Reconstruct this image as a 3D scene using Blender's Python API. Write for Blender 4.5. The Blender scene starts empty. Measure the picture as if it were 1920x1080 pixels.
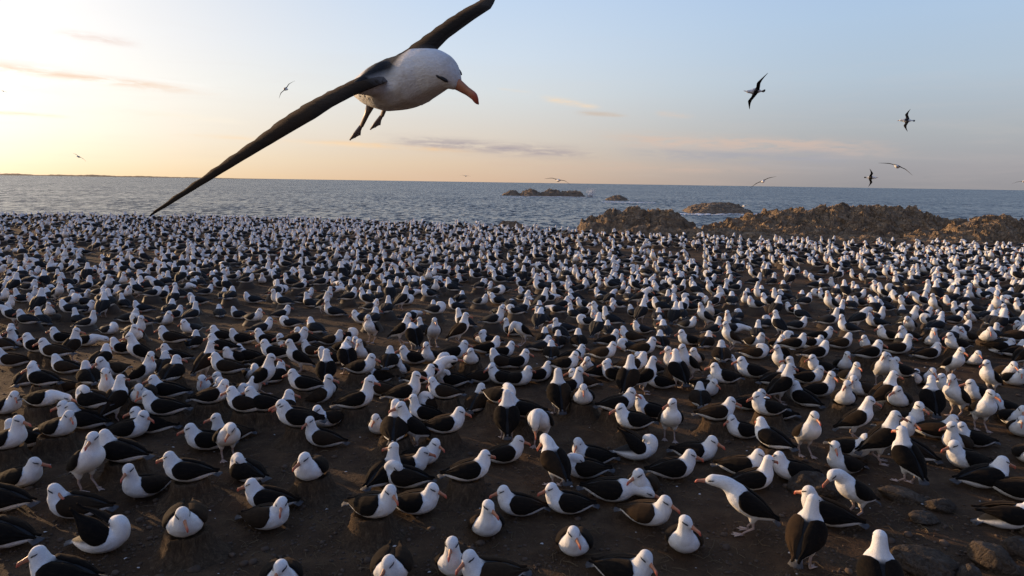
import bpy, bmesh, math, random
import numpy as np
from mathutils import Vector, Matrix, noise
R = math.radians
random.seed(7)
rng = np.random.default_rng(11)
C = bpy.context.scene.collection
scene = bpy.context.scene
PI = math.pi

# ------------------------------------------------------------------ camera
CAM_H = 3.4
F = 1280.0                       # focal length in pixels of the 1920 wide frame
PITCH = math.atan((540 - 342) / F)
ROLL = R(0.865)
cam_d = bpy.data.cameras.new('camera'); cam = bpy.data.objects.new('camera', cam_d); C.objects.link(cam)
cam_d.sensor_width = 36; cam_d.lens = 36 * F / 1920
cam_d.clip_start = 0.1; cam_d.clip_end = 60000
CAM_M = Matrix.Translation((0, 0, CAM_H)) @ Matrix.Rotation(PI/2 - PITCH, 4, 'X') @ Matrix.Rotation(ROLL, 4, 'Z')
cam.matrix_world = CAM_M
scene.camera = cam
CAM_R = CAM_M.to_3x3(); CAM_I = CAM_M.inverted()
def ray(px, py): return (CAM_R @ Vector(((px - 960) / F, (540 - py) / F, -1))).normalized()
def at_depth(px, py, d):
    r = ray(px, py); return Vector((0, 0, CAM_H)) + r * (d / r.y)
def pixel(p):
    q = CAM_I @ Vector(p); return 960 + F * q.x / -q.z, 540 - F * q.y / -q.z

# ------------------------------------------------------------------ render, exposure
scene.view_settings.view_transform = 'Standard'; scene.view_settings.look = 'None'
scene.view_settings.exposure = 0.0; scene.view_settings.gamma = 1.0
scene.cycles.use_denoising = True
scene.cycles.max_bounces = 6; scene.cycles.volume_bounces = 0

# ------------------------------------------------------------------ sun
SUN_AZ, SUN_EL = R(-56), R(7.5)                        # to the left of the view, low over the sea
S = Vector((math.sin(SUN_AZ) * math.cos(SUN_EL), math.cos(SUN_AZ) * math.cos(SUN_EL), math.sin(SUN_EL)))
sun_d = bpy.data.lights.new('sun', 'SUN'); sun = bpy.data.objects.new('sun', sun_d); C.objects.link(sun)
sun_d.energy = 5.0; sun_d.angle = R(0.6); sun_d.color = (1.0, 0.66, 0.36)
sun.rotation_euler = S.to_track_quat('Z', 'Y').to_euler()

# ------------------------------------------------------------------ node helpers
class Nodes:
    def __init__(s, tree): s.t = tree; s.n = tree.nodes; s.l = tree.links
    def new(s, kind, **kw):
        n = s.n.new(kind)
        for k, v in kw.items(): setattr(n, k, v)
        return n
    def put(s, sock, v):
        if hasattr(v, 'is_output'): s.l.new(v, sock)
        else: sock.default_value = v
    def m(s, op, a, b=None, c=None, clamp=False):
        n = s.new('ShaderNodeMath', operation=op, use_clamp=clamp); s.put(n.inputs[0], a)
        if b is not None: s.put(n.inputs[1], b)
        if c is not None: s.put(n.inputs[2], c)
        return n.outputs[0]
    def smooth(s, v, a, b):
        n = s.new('ShaderNodeMapRange', interpolation_type='SMOOTHSTEP')
        s.put(n.inputs[0], v); n.inputs[1].default_value = a; n.inputs[2].default_value = b
        return n.outputs[0]
    def mix(s, f, a, b, mode='MIX'):
        n = s.new('ShaderNodeMix', data_type='RGBA', blend_type=mode)
        s.put(n.inputs[0], f); s.put(n.inputs[6], a); s.put(n.inputs[7], b)
        return n.outputs[2]
    def noise(s, vec, scale, detail=4, rough=0.5, dist=0.0):
        n = s.new('ShaderNodeTexNoise'); n.inputs['Scale'].default_value = scale; n.inputs['Detail'].default_value = detail
        n.inputs['Roughness'].default_value = rough; n.inputs['Distortion'].default_value = dist
        if vec is not None: s.l.new(vec, n.inputs['Vector'])
        return n.outputs['Fac']
    def ramp(s, f, stops):
        n = s.new('ShaderNodeValToRGB'); e = n.color_ramp.elements
        while len(e) < len(stops): e.new(0.5)
        for i, (p, c) in enumerate(stops): e[i].position = p; e[i].color = (*c, 1)
        s.put(n.inputs[0], f); return n.outputs[0]
    def xyz(s, x, y, z):
        n = s.new('ShaderNodeCombineXYZ'); s.put(n.inputs[0], x); s.put(n.inputs[1], y); s.put(n.inputs[2], z); return n.outputs[0]
def lin(r, g, b):
    f = lambda v: v/255/12.92 if v/255 <= .04045 else ((v/255 + .055)/1.055)**2.4
    return (f(r), f(g), f(b))

# ------------------------------------------------------------------ sky
world = bpy.data.worlds.new('World'); scene.world = world; world.use_nodes = True
world.node_tree.nodes.clear()
w = Nodes(world.node_tree)
gd = w.new('ShaderNodeTexCoord').outputs['Generated']
sp = w.new('ShaderNodeSeparateXYZ'); w.l.new(gd, sp.inputs[0])
dx, dy, dz = sp.outputs
az = w.m('ARCTAN2', dx, dy)                                   # 0 ahead, positive to the right
el = w.m('ARCSINE', dz)
e = w.m('MULTIPLY', w.m('MAXIMUM', el, 0.0), 1 / R(40), clamp=True)
P = lambda deg: deg / 40
left = w.ramp(e, [(0, lin(255,224,176)), (P(1.2), lin(255,236,202)), (P(3.2), lin(254,244,226)), (P(6.5), lin(254,250,242)), (P(10), lin(246,243,241)), (P(15), lin(234,234,238)), (P(26), lin(226,218,214)), (1, lin(128,148,190))])
mid = w.ramp(e, [(0, lin(222,190,162)), (P(1.4), lin(226,202,176)), (P(3.5), lin(224,213,200)), (P(7), lin(221,226,228)), (P(10), lin(213,226,240)), (P(15), lin(196,217,243)), (1, lin(108,140,194))])
right = w.ramp(e, [(0, lin(152,150,154)), (P(1.5), lin(164,162,166)), (P(4), lin(174,179,184)), (P(8), lin(180,197,213)), (P(12), lin(176,200,226)), (P(16), lin(170,197,232)), (1, lin(104,134,188))])
back = w.ramp(e, [(0, lin(124,110,116)), (P(4), lin(142,128,134)), (P(10), lin(140,138,156)), (P(20), lin(126,140,176)), (1, lin(104,134,188))])
c = w.mix(w.smooth(az, R(-2), R(-38)), mid, left)
c = w.mix(w.smooth(az, R(-9), R(30)), c, right)
absaz = w.m('ABSOLUTE', w.m('SUBTRACT', az, R(-40)))
c = w.mix(w.smooth(absaz, R(85), R(140)), c, back)
# glow of the low sun
vd = w.new('ShaderNodeVectorMath', operation='DOT_PRODUCT'); w.l.new(gd, vd.inputs[0]); vd.inputs[1].default_value = S
g = w.m('EXPONENT', w.m('MULTIPLY', w.m('SUBTRACT', vd.outputs['Value'], 1.0), 20.0))
g = w.m('MULTIPLY', g, 0.95)
c = w.mix(1.0, c, w.mix(g, (0,0,0,1), (0.85,0.80,0.74,1)), 'ADD')
# thin clouds: streaks placed by azimuth and elevation, broken up by stretched noise
cv = w.xyz(w.m('MULTIPLY', az, 6.0), w.m('MULTIPLY', el, 60.0), 0.0)
n1 = w.noise(cv, 1.0, 6, 0.6, 0.6)
n2 = w.noise(w.xyz(w.m('MULTIPLY', az, 22.0), w.m('MULTIPLY', el, 130.0), 3.0), 1.0, 5, 0.6, 0.4)
def azel(px, py):
    r = ray(px, py); return math.atan2(r.x, r.y), math.asin(r.z)
def streak(p0, p1, wpx, soft=0.5):
    a0, e0 = azel(*p0); a1, e1 = azel(*p1); wd = wpx / F
    sl = (e1 - e0) / (a1 - a0)
    off = w.m('SUBTRACT', el, w.m('MULTIPLY_ADD', az, sl, e0 - sl * a0))
    off = w.m('ADD', off, w.m('MULTIPLY', w.m('SUBTRACT', n1, 0.5), wd * 2.2))
    k = w.m('EXPONENT', w.m('MULTIPLY', w.m('POWER', w.m('DIVIDE', w.m('ABSOLUTE', off), wd), 2.0), -1.0))
    L = a1 - a0
    k = w.m('MULTIPLY', k, w.smooth(az, a0 - L*0.05, a0 + L*soft*0.6)) if True else k
    k = w.m('MULTIPLY', k, w.smooth(az, a1 + L*0.05, a1 - L*soft*0.6))
    return w.m('MULTIPLY', k, w.smooth(n2, 0.28, 0.62))
for p0, p1, wd, col, amt in [
    ((-300, 66), (440, 172), 9, lin(255,254,250), 1.0), ((-300, 86), (420, 176), 6, lin(244,214,190), .85),
    ((-200, 130), (330, 200), 12, lin(255,252,246), .6), ((90, 60), (270, 84), 6, lin(238,218,210), .7),
    ((-150, 200), (150, 222), 3, lin(246,214,180), .55), ((200, 205), (480, 232), 5, lin(255,244,226), .5),
    ((700, 260), (1140, 292), 10, lin(168,158,166), .85), ((560, 262), (900, 285), 4, lin(246,208,164), .7),
    ((1010, 182), (1130, 202), 5, lin(246,220,190), .75), ((1075, 210), (1180, 216), 4, lin(206,190,176), .8),
    ((1225, 212), (1305, 220), 4, lin(226,202,184), .55), ((930, 166), (1000, 172), 2, lin(236,222,205), .5),
    ((1080, 256), (1720, 282), 11, lin(222,192,174), .6), ((1150, 282), (1660, 300), 12, lin(164,166,178), .6),
    ((860, 305), (1500, 322), 8, lin(214,186,170), .4), ((300, 250), (760, 276), 4, lin(255,226,190), .5)]:
    c = w.mix(w.m('MULTIPLY', streak(p0, p1, wd), amt), c, (*col, 1))
# faint overall mottling low in the sky
c = w.mix(w.m('MULTIPLY', w.m('MULTIPLY', w.smooth(n1, .45, .75), w.smooth(el, R(15), R(2))), 0.10), c, (0.75,0.62,0.55,1))
sky = w.new('ShaderNodeTexSky', sky_type='NISHITA'); sky.sun_disc = False
sky.sun_elevation = SUN_EL; sky.sun_rotation = SUN_AZ; sky.dust_density = 2.0
bg1 = w.new('ShaderNodeBackground'); w.l.new(c, bg1.inputs[0]); bg1.inputs[1].default_value = 1.06
bg2 = w.new('ShaderNodeBackground'); w.l.new(sky.outputs[0], bg2.inputs[0]); bg2.inputs[1].default_value = 0.05
ad = w.new('ShaderNodeMixShader'); ad.inputs[0].default_value = 0.08
w.l.new(bg1.outputs[0], ad.inputs[1]); w.l.new(bg2.outputs[0], ad.inputs[2])
wo = w.new('ShaderNodeOutputWorld'); w.l.new(ad.outputs[0], wo.inputs[0])

# ------------------------------------------------------------------ materials
def material(name):
    m = bpy.data.materials.new(name); m.use_nodes = True; m.node_tree.nodes.clear()
    n = Nodes(m.node_tree); b = n.new('ShaderNodeBsdfPrincipled'); o = n.new('ShaderNodeOutputMaterial')
    n.l.new(b.outputs[0], o.inputs[0]); return m, n, b
def coords(n, which='Object'): return n.new('ShaderNodeTexCoord').outputs[which]
def bump(n, b, h, dist, strength=1.0):
    k = n.new('ShaderNodeBump'); k.inputs['Distance'].default_value = dist; k.inputs['Strength'].default_value = strength
    n.l.new(h, k.inputs['Height']); n.l.new(k.outputs[0], b.inputs['Normal'])
def position(n): return n.new('ShaderNodeNewGeometry').outputs['Position']

def plumage_material(name, far=False):
    m, n, b = material(name)
    a = n.new('ShaderNodeAttribute'); a.attribute_name = 'tint'
    col = a.outputs['Color']
    if not far:
        v = coords(n)
        info = n.new('ShaderNodeObjectInfo').outputs['Random']
        st = n.new('ShaderNodeMapping'); st.inputs['Scale'].default_value = (1, 3.2, 3.2); n.l.new(v, st.inputs[0])
        f1 = n.noise(st.outputs[0], 34, 4, .65)
        f2 = n.noise(v, 9, 3, .6)
        k = n.m('MULTIPLY', n.m('MULTIPLY_ADD', f1, .55, .72), n.m('MULTIPLY_ADD', info, .18, .86))
        col = n.mix(1.0, col, n.xyz(k, k, k), 'MULTIPLY')
        col = n.mix(n.m('MULTIPLY', n.smooth(f2, .50, .75), n.m('MULTIPLY_ADD', n.m('FRACT', n.m('MULTIPLY', info, 7.3)), .55, .10)), col, n.mix(1.0, col, (.72, .62, .50, 1), 'MULTIPLY'))
        bump(n, b, n.m('MULTIPLY_ADD', f1, 1.0, f2), .006, .8)
    n.l.new(col, b.inputs['Base Color'])
    b.inputs['Roughness'].default_value = .72
    b.inputs['Specular IOR Level'].default_value = .25
    return m
M_PLUME = plumage_material('plumage'); M_FAR = plumage_material('plumage_far', True)
def wing_material():
    m, n, b = material('wing_feathers')
    a = n.new('ShaderNodeAttribute'); a.attribute_name = 'tint'
    v = coords(n)
    st = n.new('ShaderNodeMapping'); st.inputs['Scale'].default_value = (7, 30, 30); n.l.new(v, st.inputs[0])
    wv = n.noise(st.outputs[0], 1.6, 4, .6, .5)
    f = n.noise(v, 14, 3, .6)
    col = n.mix(n.smooth(wv, .45, .75), a.outputs['Color'], (.016, .0115, .008, 1))
    col = n.mix(n.m('MULTIPLY', n.smooth(f, .5, .75), .5), col, (.003, .003, .003, 1))
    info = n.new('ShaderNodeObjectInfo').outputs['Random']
    col = n.mix(n.m('MULTIPLY', n.smooth(info, .55, 1.0), n.m('MULTIPLY_ADD', f, .9, .1)), col, (.050, .030, .016, 1))   # sunlit golden brown put into the colour of some wings, with some wear
    n.l.new(col, b.inputs['Base Color'])
    b.inputs['Roughness'].default_value = .85; b.inputs['Specular IOR Level'].default_value = .04; b.inputs['Sheen Weight'].default_value = .05; b.inputs['Sheen Tint'].default_value = (1, .75, .5, 1)
    bump(n, b, n.m('ADD', wv, n.m('MULTIPLY', f, .3)), .006, .7)
    return m
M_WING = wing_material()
def tinted(name, rough, spec=.4, bscale=None):
    m, n, b = material(name)
    a = n.new('ShaderNodeAttribute'); a.attribute_name = 'tint'
    f = n.noise(coords(n), bscale or 60, 3, .6)
    k = n.m('MULTIPLY_ADD', f, .5, .75)
    n.l.new(n.mix(1.0, a.outputs['Color'], n.xyz(k, k, k), 'MULTIPLY'), b.inputs['Base Color'])
    b.inputs['Roughness'].default_value = rough; b.inputs['Specular IOR Level'].default_value = spec
    return m
M_BILL = tinted('bill_horn', .38); M_SKIN = tinted('foot_skin', .5); M_EYE = tinted('dark_eye_feathers', .5)

def ground_material():
    m, n, b = material('trampled_earth')
    v = position(n)
    big = n.noise(v, .35, 4, .55); md = n.noise(v, 3.0, 6, .65); fine = n.noise(v, 22, 6, .7); gr = n.noise(v, 85, 3, .6)
    col = n.ramp(md, [(.25, (.058, .034, .019)), (.5, (.102, .062, .034)), (.75, (.170, .107, .058))])
    col = n.mix(n.smooth(big, .45, .65), col, n.mix(1.0, col, (.72, .72, .74, 1), 'MULTIPLY'))
    vo = n.new('ShaderNodeTexVoronoi'); vo.inputs['Scale'].default_value = 26; n.l.new(v, vo.inputs['Vector'])
    peb = n.smooth(vo.outputs['Distance'], .22, .10)
    sel = n.new('ShaderNodeSeparateColor'); n.l.new(vo.outputs['Color'], sel.inputs[0])
    peb = n.m('MULTIPLY', peb, n.m('GREATER_THAN', sel.outputs[0], .72))
    col = n.mix(n.m('MULTIPLY', peb, .8), col, n.ramp(sel.outputs[1], [(0, (.06, .048, .036)), (.7, (.12, .095, .075)), (1, (.28, .25, .22))]))
    # white droppings in small splashes
    dr = n.smooth(n.noise(v, 7.5, 5, .75), .66, .74)
    col = n.mix(n.m('MULTIPLY', dr, .5), col, (.34, .32, .30, 1))
    k = n.m('MULTIPLY_ADD', gr, .9, .55)
    col = n.mix(1.0, col, n.xyz(k, k, k), 'MULTIPLY')
    n.l.new(col, b.inputs['Base Color']); b.inputs['Roughness'].default_value = .92; b.inputs['Specular IOR Level'].default_value = .15
    h = n.m('ADD', n.m('MULTIPLY', md, 1.0), n.m('ADD', n.m('MULTIPLY', fine, .55), n.m('ADD', n.m('MULTIPLY', gr, .16), n.m('MULTIPLY', peb, .35))))
    bump(n, b, h, .11, 1.0)
    return m
def mud_material():
    m, n, b = material('dried_mud_and_straw')
    v = position(n)
    st = n.new('ShaderNodeMapping'); st.inputs['Scale'].default_value = (26, 26, 7); n.l.new(v, st.inputs[0])
    f = n.noise(st.outputs[0], 1.0, 5, .7, .8); g2 = n.noise(v, 60, 4, .7)
    col = n.ramp(f, [(.3, (.045, .030, .019)), (.55, (.095, .064, .039)), (.75, (.18, .125, .075))])
    k = n.m('MULTIPLY_ADD', g2, .9, .55); col = n.mix(1.0, col, n.xyz(k, k, k), 'MULTIPLY')
    n.l.new(col, b.inputs['Base Color']); b.inputs['Roughness'].default_value = .95; b.inputs['Specular IOR Level'].default_value = .1
    bump(n, b, n.m('ADD', f, n.m('MULTIPLY', g2, .6)), .03, 1.0)
    return m
def rock_material(name, base, spot, scale, crack=1.0):
    m, n, b = material(name)
    v = position(n)
    f = n.noise(v, scale, 7, .65, .3); g2 = n.noise(v, scale * 9, 5, .7); l = n.noise(v, scale * 2.3, 4, .6)
    col = n.ramp(f, [(.3, tuple(.5 * q for q in base)), (.52, base), (.75, tuple(1.5 * q for q in base))])
    col = n.mix(n.m('MULTIPLY', n.smooth(l, .58, .72), .6), col, (*spot, 1))
    k = n.m('MULTIPLY_ADD', g2, .8, .6); col = n.mix(1.0, col, n.xyz(k, k, k), 'MULTIPLY')
    n.l.new(col, b.inputs['Base Color']); b.inputs['Roughness'].default_value = .88; b.inputs['Specular IOR Level'].default_value = .2
    vo = n.new('ShaderNodeTexVoronoi', feature='DISTANCE_TO_EDGE'); vo.inputs['Scale'].default_value = scale * 3.2
    wob = n.new('ShaderNodeVectorMath', operation='ADD'); n.l.new(v, wob.inputs[0]); n.l.new(n.xyz(n.m('MULTIPLY', f, .6 / scale), n.m('MULTIPLY', l, .6 / scale), n.m('MULTIPLY', g2, .3 / scale)), wob.inputs[1]); n.l.new(wob.outputs[0], vo.inputs['Vector'])
    cr = n.smooth(vo.outputs['Distance'], 0, .16)
    bump(n, b, n.m('ADD', n.m('MULTIPLY', f, .9), n.m('ADD', n.m('MULTIPLY', g2, .45), n.m('MULTIPLY', cr, .35 * crack))), .42 / scale, 1.0)
    return m
M_GROUND = ground_material(); M_MUD = mud_material()
M_SHORE = rock_material('shore_rock', (.38, .26, .155), (.22, .18, .14), .9)
M_BOULDER = rock_material('boulder_stone', (.105, .078, .055), (.16, .15, .14), 3.2, .35)
M_ISLET = rock_material('islet_rock', (.36, .26, .17), (.22, .18, .14), .35)
def sea_material():
    m, n, b = material('sea_water')
    v = position(n)
    def slopes(sx, sy, rot, d):
        mp = n.new('ShaderNodeMapping'); mp.inputs['Rotation'].default_value = (0, 0, rot); mp.inputs['Scale'].default_value = (sx, sy, 1); n.l.new(v, mp.inputs[0])
        t = n.new('ShaderNodeTexNoise'); t.inputs['Scale'].default_value = 1; t.inputs['Detail'].default_value = d; t.inputs['Roughness'].default_value = .68; t.inputs['Distortion'].default_value = .5
        n.l.new(mp.outputs[0], t.inputs['Vector']); return t.outputs['Color'], t.outputs['Fac']
    c1, f1 = slopes(.035, .022, .5, 5); c2, f2 = slopes(.62, .24, -.15, 6); c3, f3 = slopes(2.2, 1.1, .25, 4)
    def vm(op, a, b=None, s=None):
        k = n.new('ShaderNodeVectorMath', operation=op); n.put(k.inputs[0], a)
        if b is not None: n.put(k.inputs[1], b)
        if s is not None: k.inputs['Scale'].default_value = s
        return k.outputs[0]
    cen = lambda c, s: vm('SCALE', vm('SUBTRACT', c, (.5, .5, .5)), s=s)
    sl = vm('ADD', cen(c1, .40), vm('ADD', cen(c2, 1.9), cen(c3, 1.3)))
    nv = vm('NORMALIZE', vm('ADD', vm('MULTIPLY', sl, (1, 1, 0)), (0, -.14, 1)))   # waves are steeper on the side that rolls in to the shore
    n.l.new(nv, b.inputs['Normal'])
    caps = n.m('MULTIPLY', n.smooth(f2, .67, .74), n.smooth(f1, .5, .62))
    n.l.new(n.mix(caps, (.016, .017, .022, 1), (.50, .51, .53, 1)), b.inputs['Base Color'])
    b.inputs['Roughness'].default_value = .24; b.inputs['IOR'].default_value = 1.33
    return m
M_SEA = sea_material()
def plain(name, col, rough=.9, var=.5, scale=20):
    m, n, b = material(name)
    f = n.noise(position(n), scale, 4, .6); k = n.m('MULTIPLY_ADD', f, 2 * var, 1 - var)
    n.l.new(n.mix(1.0, (*col, 1), n.xyz(k, k, k), 'MULTIPLY'), b.inputs['Base Color']); b.inputs['Roughness'].default_value = rough
    b.inputs['Specular IOR Level'].default_value = .2
    return m
M_STRAW = plain('dry_straw', (.16, .115, .065)); M_PEBBLE = plain('pebble_stone', (.095, .066, .046), .85, .75, 9)
M_FARLAND = plain('distant_land', (.16, .11, .07), .95, .2, .01)
M_SPRAY = plain('white_spray', (.8, .8, .8), .9, .1, 1)

# ------------------------------------------------------------------ object helpers
def link(name, me, mat=None, parent=None):
    o = bpy.data.objects.new(name, me); C.objects.link(o)
    if mat is not None and not me.materials: me.materials.append(mat)
    if parent is not None: o.parent = parent
    return o
def tag(o, label=None, cat=None, group=None, kind=None):
    if label: o['label'] = label
    if cat: o['category'] = cat
    if group: o['group'] = group
    if kind: o['kind'] = kind
    return o
def mesh_from(name, V, Fc, tint=None, smooth=True):
    me = bpy.data.meshes.new(name); me.from_pydata([tuple(v) for v in V], [], [tuple(f) for f in Fc]); 
    if smooth: me.polygons.foreach_set('use_smooth', [True] * len(me.polygons))
    if tint is not None: set_tint(me, tint)
    me.update(); return me
def set_tint(me, tint):
    at = me.color_attributes.new('tint', 'FLOAT_COLOR', 'POINT')
    a = np.ones((len(me.vertices), 4), np.float32); a[:, :3] = np.asarray(tint, np.float32); at.data.foreach_set('color', a.ravel())

# ------------------------------------------------------------------ terrain
EDGE = [(-400, 50), (0, 50), (250, 50.5), (500, 50), (700, 48), (900, 45), (1050, 42), (1200, 42), (1500, 41), (1700, 41), (1920, 41), (2400, 42)]
EDGE_A = [(math.atan((x - 960) / F), d * 1.13) for x, d in EDGE]
def edge_depth(a): return float(np.interp(a, [q[0] for q in EDGE_A], [q[1] for q in EDGE_A]))
SEA_Z = -3.6
def ground_z(x, y):
    d = math.hypot(x, y)
    z = .10 * noise.noise((x * .22, y * .22, 1.3)) + .035 * noise.noise((x * .9, y * .9, 4.1))
    if d < 26: z += .014 * noise.noise((x * 3.1, y * 3.1, 7.7)) + .006 * noise.noise((x * 9, y * 9, 2.2))
    a = math.atan2(x, y)
    ed = edge_depth(max(-.9, min(.9, a))) + 1.2 * noise.noise((x * .3, y * .3, 9))
    if y > 0 or d > 40:
        t = (d * max(.35, math.cos(a)) - ed) / 9.0
        if t > 0: z -= 5.2 * min(1, t) ** .8 - .5 * noise.noise((x * .6, y * .6, 3)) * min(1, t * 2)
    return z
def on_ground(px, py, h=0.0):
    r = ray(px, py); t = (CAM_H - h) / -r.z
    for _ in range(6):
        p = Vector((0, 0, CAM_H)) + r * t
        t = (CAM_H - h - ground_z(p.x, p.y)) / -r.z
    p = Vector((0, 0, CAM_H)) + r * t
    return Vector((p.x, p.y, ground_z(p.x, p.y)))
def build_ground():
    ang = list(np.radians(np.concatenate([np.arange(-50, 50.01, .2), np.arange(54, 310, 4)])))
    rr = [.8]
    while rr[-1] < 76: rr.append(rr[-1] * 1.022 + .01)
    V = [(0, 0, 0)]; na = len(ang)
    for q in rr:
        for a in ang:
            x, y = q * math.sin(a), q * math.cos(a); V.append((x, y, ground_z(x, y)))
    Fc = [(0, 1 + (i + 1) % na, 1 + i) for i in range(na)]
    for j in range(len(rr) - 1):
        o = 1 + j * na
        for i in range(na):
            k = (i + 1) % na; Fc.append((o + i, o + k, o + na + k, o + na + i))
    me = mesh_from('ground', V, Fc); g0 = link('ground', me, M_GROUND); tag(g0, 'dark trampled earth of the colony running down to the sea', 'ground', kind='structure')
build_ground()
bm = bmesh.new(); bmesh.ops.create_circle(bm, cap_ends=True, segments=128, radius=45000)
me = bpy.data.meshes.new('sea'); bm.to_mesh(me); bm.free()
sea = link('sea', me, M_SEA); sea.location.z = SEA_Z; tag(sea, 'choppy grey blue sea reaching to the horizon', 'sea', kind='structure')
# low strip of land far off under the glow
V, Fc = [], []
D = 9000
for i in range(241):
    px = -260 + i * (820 / 240); base = at_depth(px, 332, D)
    hh = 26 * max(0, min(1, (560 - px) / 350)) * (.75 + .5 * noise.noise((px * .02, 0, 0)) + .25 * noise.noise((px * .13, 2, 0)))
    for k, (dd, f) in enumerate([(-300, 0), (-60, .7), (150, 1), (700, .9), (1500, 0)]):
        V.append((base.x * (1 + dd / D), D + dd, SEA_Z - 1 + hh * f))
for i in range(240):
    for k in range(4): a0 = i * 5 + k; Fc.append((a0, a0 + 5, a0 + 6, a0 + 1))
tag(link('far_shore', mesh_from('far_shore', V, Fc), M_FARLAND), 'low strip of distant land on the horizon under the glow', 'land', kind='structure')
# ------------------------------------------------------------------ albatross geometry
WHITE = (.80, .79, .77); MANTLE = (.011, .011, .012); WING = (.0075, .0065, .006); TAIL = (.075, .075, .08)
BX = np.array([-.265, -.19, -.105, -.01, .095, .175, .235, .275])
BZ = np.array([.140, .135, .130, .128, .132, .145, .162, .175])
BRY = np.array([.046, .102, .150, .178, .178, .158, .122, .070])
BRZ = np.array([.026, .064, .102, .124, .128, .124, .105, .065])
def section(x):
    if x < BX[0]:
        t = min(1, (BX[0] - x) / .22); return .140 - .004 * t, .040 * (1 - t) + .016 * t, .030 * (1 - t) + .014 * t
    return float(np.interp(x, BX, BZ)), float(np.interp(x, BX, BRY)), float(np.interp(x, BX, BRZ))
POSES = {  # body pitch, lift, neck points after the breast (x, y, z, r), head centre, own head yaw, head pitch
    's': (7, 0, [(.21, 0, .235, .102), (.215, 0, .285, .084)], (.235, 0, .345), 0, -20),
    'a': (11, 0, [(.195, 0, .24, .104), (.20, 0, .33, .078)], (.22, 0, .43), 0, -16),
    'p': (2, 0, [(.235, 0, .225, .088), (.205, .01, .29, .07)], (.115, .05, .285), 150, -38),
    'l': (2, 0, [(.27, 0, .19, .085), (.36, 0, .185, .066)], (.45, 0, .165), 0, -14),
    'w': (6, 0, [(.235, 0, .21, .098), (.265, 0, .29, .082), (.235, .01, .345, .074)], (.175, .03, .335), 165, -55),
    'W': (14, 0, [(.215, 0, .235, .100)], (.235, 0, .335), 0, -30),
    't': (33, .205, [(.135, 0, .505, .100), (.150, 0, .595, .076)], (.178, 0, .675), 0, -18),
    'b': (34, .235, [(.155, 0, .515, .094), (.245, 0, .565, .074), (.305, 0, .515, .066)], (.335, 0, .44), 0, -58),
    'f': (28, .205, [(.18, 0, .49, .100), (.27, 0, .555, .080)], (.40, 0, .575), 0, -4),
    'k': (26, .205, [(.165, 0, .485, .098), (.25, 0, .56, .080)], (.335, 0, .575), 0, -42),
}
STANDING = 'tbfk'
def body_frame(pose):
    p, lift = POSES[pose][:2]
    return Matrix.Translation((0, 0, .13 + lift)) @ Matrix.Rotation(R(-p), 4, 'Y') @ Matrix.Translation((0, 0, -.13))
def head_frame(pose, yaw):
    _, _, _, hc, hy, hp = POSES[pose]
    return Matrix.Translation(hc) @ Matrix.Rotation(R(hy + yaw), 4, 'Z') @ Matrix.Rotation(R(-hp), 4, 'Y')
def remeshed(name, ells, voxel, smooth, sub=2):
    bm = bmesh.new()
    for M in ells: bmesh.ops.create_icosphere(bm, subdivisions=sub, radius=1, matrix=M)
    me = bpy.data.meshes.new(name + '_src'); bm.to_mesh(me); bm.free()
    o = bpy.data.objects.new(name + '_src', me); C.objects.link(o)
    md = o.modifiers.new('r', 'REMESH'); md.mode = 'VOXEL'; md.voxel_size = voxel; md.use_smooth_shade = True
    if smooth:
        sm = o.modifiers.new('s', 'SMOOTH'); sm.factor = .5; sm.iterations = smooth
    dg = bpy.context.evaluated_depsgraph_get()
    out = bpy.data.meshes.new_from_object(o.evaluated_get(dg)); out.name = name
    bpy.data.objects.remove(o); bpy.data.meshes.remove(me)
    return out
def ell(c, rx, ry, rz, rot=None):
    M = Matrix.Diagonal((rx, ry, rz, 1))
    return Matrix.Translation(c) @ (rot.to_4x4() @ M if rot is not None else M)
def chain(pts, step=.014):
    out = []
    for (a, b) in zip(pts, pts[1:]):
        n = max(2, int((Vector(a[:3]) - Vector(b[:3])).length / step))
        for i in range(n + 1):
            t = i / n; q = [a[k] * (1 - t) + b[k] * t for k in range(4)]
            out.append(ell(q[:3], q[3], q[3], q[3]))
    return out
def smooth_pts(pts, n=4):
    P4 = [np.array(p, float) for p in pts]; P4 = [2 * P4[0] - P4[1]] + P4 + [2 * P4[-1] - P4[-2]]
    out = []
    for i in range(1, len(P4) - 2):
        for k in range(n):
            t = k / n; a, b, c2, d2 = P4[i-1:i+3]
            out.append(tuple(.5 * (2*b + (c2-a)*t + (2*a-5*b+4*c2-d2)*t*t + (3*b-a-3*c2+d2)*t**3)))
    out.append(tuple(P4[-2])); return out
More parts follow.
